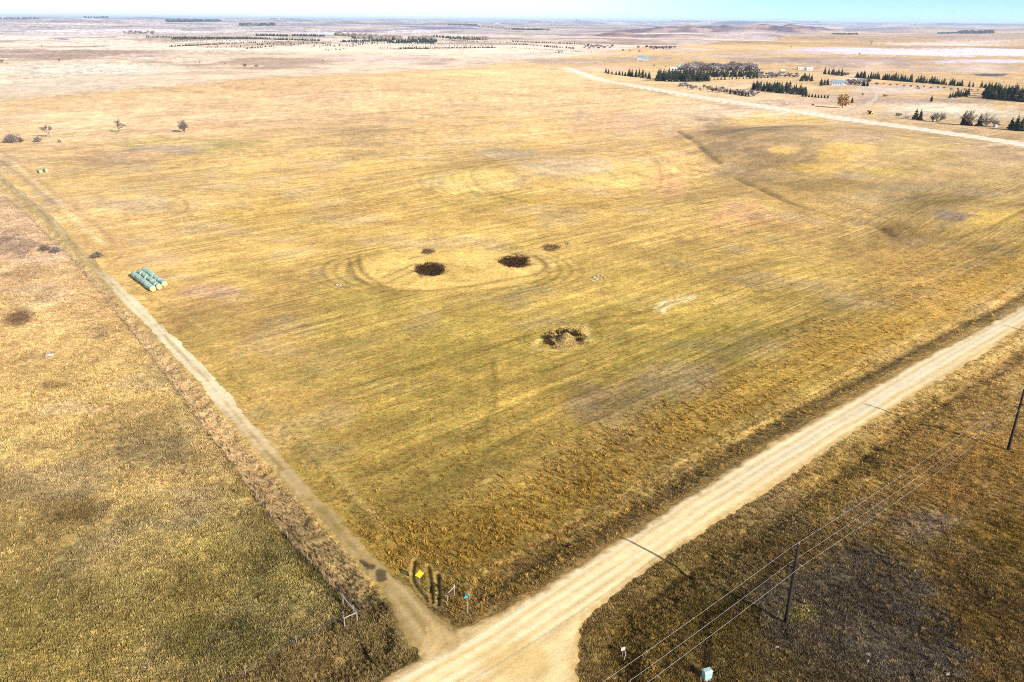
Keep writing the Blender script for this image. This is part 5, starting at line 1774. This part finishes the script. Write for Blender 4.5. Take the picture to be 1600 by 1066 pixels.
def far_trees(spots, label, group):
    pts = G([p[0] for p in spots], [p[1] for p in spots])
    zz = heights(pts)
    for (px, py, hp), (x_, y_), z_ in zip(spots, pts, zz):
        o = put('bare_tree', random.choice(FAR), None, (x_, y_, float(z_)), U(0, 6.28))
        h = hp * m_per_px(x_, y_)
        o.scale = (h * 1.15, h * 1.15, h)
        tag(o, label, 'tree', group)


far_trees([(1070 + k * 2.5 + U(-2, 2), 113 - (k % 3) * 2.6, 13 * U(.75, 1.2)) for k in range(46)], 'grey bare tree in the wood behind the dense conifer grove', 'bare wood behind the grove')
far_trees([(1186 + k * 3.4 + U(-1, 1), 121 - (k % 2) * 3, 8 * U(.6, 1.2)) for k in range(19)], 'grey bare tree in the thin row right of the dense grove', 'thin bare row')
far_trees([(1062 + k * 5.2 + U(-2, 2), 137.5 + k * .6 - (k % 2) * 2.5, 9.5 * U(.6, 1.2)) for k in range(24)], 'grey bare tree in the brush just behind the far road', 'grey brush trees')
far_trees([(1322 + k * 3.6 + U(-1, 1), 133 - (k % 2) * 2.5, 9 * U(.7, 1.2)) for k in range(10)], 'violet bare tree in the clump right of the pale house', 'bare trees by the house')
far_trees([(1305 + k * 3.4, 117 + k * .3, 7 * U(.7, 1.2)) for k in range(7)], 'violet bare tree filling the gap in the long windbreak', 'bare trees in the windbreak')
far_trees([(1370 + k * 10.5, 132.5 + k * .75, 4.5 * U(.8, 1.2)) for k in range(16)], 'young bare tree in the evenly spaced row under the windbreak', 'young bare row')
far_trees([(912 + k * 2.6 + U(-1, 1), 76.5 - (k % 3) * 1.6, 5 * U(.7, 1.2)) for k in range(18)], 'bare tree in the far clump left of the sheds', 'far clump left')
far_trees([(1016 + k * 2.6 + U(-1, 1), 77 - (k % 2) * 1.5, 5.5 * U(.7, 1.2)) for k in range(16)] + [(997, 75, 5), (1010, 75, 6), (973, 80, 4.5), (985, 80.5, 4), (999, 81.5, 4)], 'bare tree in the far clump above the sheds', 'far clump right')
far_trees([(196 + k * 4.6 + U(-1.5, 1.5), 53.5, 6 * U(.6, 1.2)) for k in range(10)], 'bare tree in the small clump far off at upper left', 'far clump upper left')

# ------------------------------------------------------------------ distant plantations and woods, too small to tell apart
def mass(name, spots, mat, kind):
    """many low trees in one mesh"""
    pts = G([p[0] for p in spots], [p[1] for p in spots])
    zz = heights(pts)
    V, Fc = [], []
    for (px, py, hp), (x_, y_), z_ in zip(spots, pts, zz):
        h = hp * m_per_px(x_, y_)
        rr = h * (U(.24, .34) if kind == 'c' else U(.45, .7))
        i = len(V)
        n = 6
        a0 = U(0, 6.28)
        lev = ((0.0, .85), (.3, 1.0), (.65, .55)) if kind == 'c' else ((0.0, .6), (.45, 1.0), (.8, .75))
        for hh, rf in lev:
            for k in range(n):
                q_ = rr * rf * U(.7, 1.25)
                V.append((x_ + q_ * math.cos(a0 + k * 1.0472), y_ + q_ * math.sin(a0 + k * 1.0472), z_ + h * hh * U(.92, 1.08)))
        V.append((x_, y_, z_ + h))
        for L_ in range(2):
            for k in range(n):
                p0, p1 = i + L_ * n + k, i + L_ * n + (k + 1) % n
                Fc.append((p0, p1, p1 + n)); Fc.append((p0, p1 + n, p0 + n))
        for k in range(n):
            Fc.append((i + 2 * n + k, i + 2 * n + (k + 1) % n, i + 3 * n))
    return tag(put(name, mesh_np(name, V, Fc, mat)), kind='stuff')


def along(x0, y0, x1, y1, n, h, jx=.6, jy=.25, gap=0.0):
    return [(x0 + (x1 - x0) * (k + .5) / n + U(-jx, jx), y0 + (y1 - y0) * (k + .5) / n + U(-jy, jy), h * U(.7, 1.2)) for k in range(n) if U(0, 1) > gap]


pl = (along(228, 58.8, 400, 60.5, 110, 2.6) + along(268, 61.8, 402, 61.5, 90, 3.4) + along(402, 61.5, 500, 64.2, 60, 3.2) + along(264, 73.4, 345, 69.6, 60, 2.4) + along(345, 69.6, 400, 66.8, 34, 2.2, gap=.3)
      + along(290, 65, 400, 64, 22, 1.6, 2) + along(320, 75, 380, 73.5, 14, 2.2, 3, .6) + along(384, 77, 400, 75, 10, 2.2, 2)
      + along(400, 66, 520, 66.5, 40, 1.8, 2, .5, .3) + along(400, 70.5, 520, 68, 34, 2.6, 3, 1, .2) + along(400, 75, 430, 73, 14, 2.4, 2) + along(490, 73, 570, 71, 26, 2.6, 3, 1.6)
      + along(505, 79, 540, 77, 12, 2.0, 3, 1) + along(550, 68, 690, 69, 60, 2.4, 2, .8, .2) + along(590, 76, 620, 76, 8, 2.2, 2) + along(622, 76.5, 672, 76.5, 36, 2.8, 1) + along(675, 76, 775, 75, 80, 2.4, 1)
      + along(640, 73, 770, 72, 56, 2.0, 2, .6, .3) + along(800, 65.5, 925, 70.3, 90, 2.2, 1) + along(800, 69.5, 870, 73.5, 30, 2.2, 1, .3, .3) + along(850, 73.5, 898, 76.5, 26, 2.8, 1) + along(800, 75, 925, 82.5, 60, 1.6, 1, .3, .2)
      + along(690, 63, 800, 67.5, 50, 1.6, 2, .4) + along(866, 83, 880, 82, 6, 2.4, 1))
mass('conifer_plantation', pl, M_needle2, 'c')
wd = (along(400, 56, 450, 57, 34, 3.4) + along(457, 56.5, 508, 57.5, 36, 3.4) + along(532, 66, 548, 66, 10, 3.4) + along(548, 65.5, 610, 65, 36, 3.6) + along(605, 67, 640, 67, 20, 5, 2, .8) + along(622, 66.6, 682, 66.5, 50, 5.0, 1, .8)
      + along(674, 58.5, 760, 61.5, 50, 3.6, 1.5, .6) + along(700, 61.5, 745, 62, 24, 3, 2))
mass('evergreen_wood', wd, M_needle, 'c')
bw = (along(525, 56, 590, 59, 50, 4.4, 2, .8) + along(550, 60, 585, 60.5, 30, 5, 2, .8) + along(585, 63, 625, 62, 40, 6, 2, 1) + along(640, 62, 680, 62.5, 30, 5, 2, .8) + along(725, 61.5, 762, 62, 30, 4, 2, .6)
      + along(700, 38.8, 745, 40, 20, 2.0) + along(745, 42, 800, 45.5, 40, 2.2, 2, 1) + along(800, 46, 858, 47.5, 40, 1.8) + along(400, 40.5, 430, 38, 20, 3) + along(376, 40.5, 400, 41.5, 14, 2.4)
      )
mass('far_woods', bw, M_twig, 'b')
dw = along(262, 34.6, 345, 34.2, 70, 3.6, 1, .4) + along(376, 40.5, 430, 40, 50, 3.2, 1, .7) + along(1465, 52.8, 1500, 52.4, 30, 2.0) + along(1498, 52.5, 1552, 52.2, 60, 3.6, 1, .4) + along(1300, 54, 1340, 54, 30, 2.0) + along(700, 39.5, 745, 40.5, 30, 2.6) + along(800, 46.5, 858, 47.5, 40, 2.2)
mass('dark_woods', dw, M_needle2, 'b')
# low dark ridges of woodland on the skyline
rg_ = (along(1240, 35, 1280, 35.5, 16, 1.6) + along(900, 32.5, 940, 32, 18, 2.0) + along(1465, 38.5, 1492, 38.5, 12, 1.6) + along(0, 30, 60, 29.5, 26, 2.0, 2) + along(130, 28.5, 170, 28.5, 16, 2.2, 2) + along(420, 30, 470, 31, 20, 1.6, 2))
mass('skyline_woods', rg_, M_needle2, 'b')

# ------------------------------------------------------------------ far buildings, tank, machines, poles
M_wallw = plain('white_wall', (0.32, 0.345, 0.37), 0.8, 0.1, .5)
M_wallb = plain('pale_blue_wall', (0.30, 0.39, 0.45), 0.8, 0.08, .5)
M_roofg = plain('grey_roof', (0.15, 0.18, 0.21), 0.7, 0.12, .5)
M_rooft = plain('teal_roof', (0.12, 0.25, 0.24), 0.7, 0.12, .5)
M_roofw = plain('white_roof', (0.42, 0.44, 0.46), 0.6, 0.08, .5)
M_glass = plain('window_glass', (0.03, 0.04, 0.05), 0.2, 0.1, 1.0, 0.5)
M_doorm = plain('door_paint', (0.22, 0.20, 0.19), 0.7, 0.1, 1.0)


def building(name, px, py, L_, W_, hw, hr, rz, wall, roof, label, cat, windows=3, door=1.0):
    x_, y_ = G1(px, py)
    o = empty(name, (x_, y_, float(zat(x_, y_)[0])), rz)
    b = MB()
    b.v += [(-L_ / 2, -W_ / 2, -.5), (L_ / 2, -W_ / 2, -.5), (L_ / 2, W_ / 2, -.5), (-L_ / 2, W_ / 2, -.5), (-L_ / 2, -W_ / 2, hw), (L_ / 2, -W_ / 2, hw), (L_ / 2, W_ / 2, hw), (-L_ / 2, W_ / 2, hw), (-L_ / 2, 0, hw + hr), (L_ / 2, 0, hw + hr)]
    b.f += [(0, 1, 5, 4), (1, 2, 6, 9, 5), (2, 3, 7, 6), (3, 0, 4, 8, 7)]
    b.build('wall', wall, o)
    e, k = 0.35, 0.12
    rf = MB()
    for sg_ in (-1, 1):
        yy = sg_ * (W_ / 2 + e)
        zz = hw - e * hr / (W_ / 2)
        lo = [(-L_ / 2 - e, yy, zz + .03), (L_ / 2 + e, yy, zz + .03), (L_ / 2 + e, 0, hw + hr + .03), (-L_ / 2 - e, 0, hw + hr + .03)]
        hi = [(p[0], p[1], p[2] + k) for p in lo]
        i = len(rf.v)
        rf.v += lo + hi
        rf.f += [tuple(i + q_ for q_ in fc) for fc in ((0, 1, 2, 3), (4, 7, 6, 5), (0, 4, 5, 1), (1, 5, 6, 2), (2, 6, 7, 3), (3, 7, 4, 0))]
    rf.build('roof', roof, o)
    for k_ in range(windows):
        MB().box((-L_ / 2 + L_ * (k_ + 1) / (windows + 1.6), -W_ / 2 - .02, hw * .58), (min(1.2, L_ * .12), .08, 1.0)).build('window', M_glass, o)
    MB().box((L_ / 2 - L_ * .14, -W_ / 2 - .02, 1.05 * door), (1.0 * door, .08, 2.1 * door)).build('door', M_doorm, o)
    return tag(o, label, cat)


building('machine_shed', 1001, 93.5, 13, 9, 4.5, 3.0, -.2, M_wallw, M_roofg, 'white steep-roofed shed, left of the pair standing alone in pale grass', 'shed', 2, 1.5)
building('machine_shed', 1010, 94.6, 11, 8, 3.4, 2.0, -.2, M_wallw, M_rooft, 'lower white shed, right of the pair standing alone in pale grass', 'shed', 2, 1.4)
building('house', 1064, 109, 10, 8, 3.0, 3.4, -.1, M_wallw, M_rooft, 'teal-roofed white house at the left end of the bare wood', 'house', 3)
building('white_shed', 1051, 110.5, 9, 6, 3.0, 1.4, .1, M_wallw, M_roofw, 'low white shed left of the teal-roofed house', 'shed', 2)
building('house', 1308, 133.5, 13, 8, 3.2, 2.2, -.25, M_wallw, M_roofg, 'pale house with a grey roof at the head of the driveway', 'house', 4)
building('garage', 1319, 133, 5.5, 5, 2.6, 1.4, -.25, M_wallb, M_roofg, 'small pale blue garage right of the grey-roofed house', 'garage', 1, 1.2)
building('white_shed', 1250, 109, 8, 5, 2.8, 1.2, .05, M_wallw, M_roofw, 'small white shed, left of two above the right conifers', 'shed', 2)
building('white_shed', 1264, 110, 10, 6, 3.0, 1.3, .05, M_wallw, M_roofw, 'longer white shed, right of two above the right conifers', 'shed', 2)
building('white_shed', 1222, 113, 6, 5, 2.6, 1.2, .05, M_wallw, M_roofw, 'small white shed right behind the dense conifer grove', 'shed', 1)

x_, y_ = G1(1555, 199)
tk = empty('water_tank', (x_, y_, float(zat(x_, y_)[0])))
MB().tube([(0, 0, -.1), (0, 0, 1.5)], 1.05, 16, False).build('body', M_wallw, tk, smooth=True)
MB().tube([(0, 0, 1.5), (0, 0, 1.75), (0, 0, 1.9)], [1.1, .6, .12], 16).build('lid', M_roofw, tk)
tag(tk, 'round white tank beside the bare trees by the far road', 'tank')

M_ty = plain('tractor_yellow', (0.62, 0.42, 0.02), 0.5, 0.1, 1.0, 0.4)
M_tyre = plain('tyre_rubber', (0.02, 0.02, 0.02), 0.9, 0.2, 2.0)
x_, y_ = G1(1361, 178.5)
tr = empty('tractor', (x_, y_, float(zat(x_, y_)[0])), .4)
MB().box((.9, 0, 1.25), (1.9, .8, .8)).box((-.3, 0, 1.0), (1.4, .9, .5)).build('body', M_ty, tr)
MB().box((-.6, 0, 2.0), (1.2, 1.2, 1.2)).build('cab', M_glass, tr)
MB().box((-.6, 0, 2.66), (1.4, 1.4, .1)).build('cab_roof', M_ty, tr)
for wx, wy, wr in ((-.8, .85, .85), (-.8, -.85, .85), (1.4, .7, .5), (1.4, -.7, .5)):
    w_ = MB().tube([(wx, wy - .22, wr), (wx, wy + .22, wr)], wr, 14).build('wheel', M_tyre, tr)
    MB().tube([(wx, wy - .24, wr), (wx, wy + .24, wr)], wr * .5, 10).build('rim', M_ty, w_)
tag(tr, 'small yellow tractor parked beside the far road', 'tractor')
M_dk = plain('dark_steel', (0.05, 0.06, 0.06), 0.6, 0.2, 1.0, 0.4)
M_gb = plain('grey_blue_paint', (0.20, 0.24, 0.28), 0.6, 0.15, 1.0, 0.4)
for px, py, m_, lb in ((1404, 181, M_dk, 'dark farm trailer parked left of the close conifer pair'), (1418, 185, M_gb, 'grey-blue farm trailer parked nearest the close conifer pair')):
    x_, y_ = G1(px, py)
    o = empty('farm_trailer', (x_, y_, float(zat(x_, y_)[0])), -.5)
    MB().box((0, 0, .85), (4.4, 2.0, .2)).build('bed', m_, o)
    for sg_ in (-1, 1):
        MB().box((0, sg_ * .97, 1.3), (4.3, .06, .7)).build('side_board', m_, o)
        for wx in (-1.2, .2):
            MB().tube([(wx, sg_ * .85 - .12, .42), (wx, sg_ * .85 + .12, .42)], .42, 12).build('wheel', M_tyre, o)
    MB().tube([(2.2, 0, .8), (3.4, 0, .5)], .07, 6).build('drawbar', m_, o)
    tag(o, lb, 'trailer')
fp_me = MB().tube([(0, 0, -.4), (0, 0, 9.5)], [.2, .15], 6).mesh('shaft', M_grey_wood)
fa_me = MB().box((0, 0, 8.9), (2.2, .14, .16)).mesh('crossarm', M_grey_wood)
for px, py in ((1343, 108), (1411, 117), (1486, 126), (1566, 137), (1027, 95), (1072, 97)):
    x_, y_ = G1(px, py)
    o = empty('far_utility_pole', (x_, y_, float(zat(x_, y_)[0])), 1.2)
    put('shaft', fp_me, o)
    put('crossarm', fa_me, o)
    tag(o, 'thin distant utility pole in the pale land beyond the windbreak' if px > 1200 else 'thin distant utility pole near the lone pair of sheds', 'utility pole', 'distant poles right' if px > 1200 else 'distant poles by the sheds')
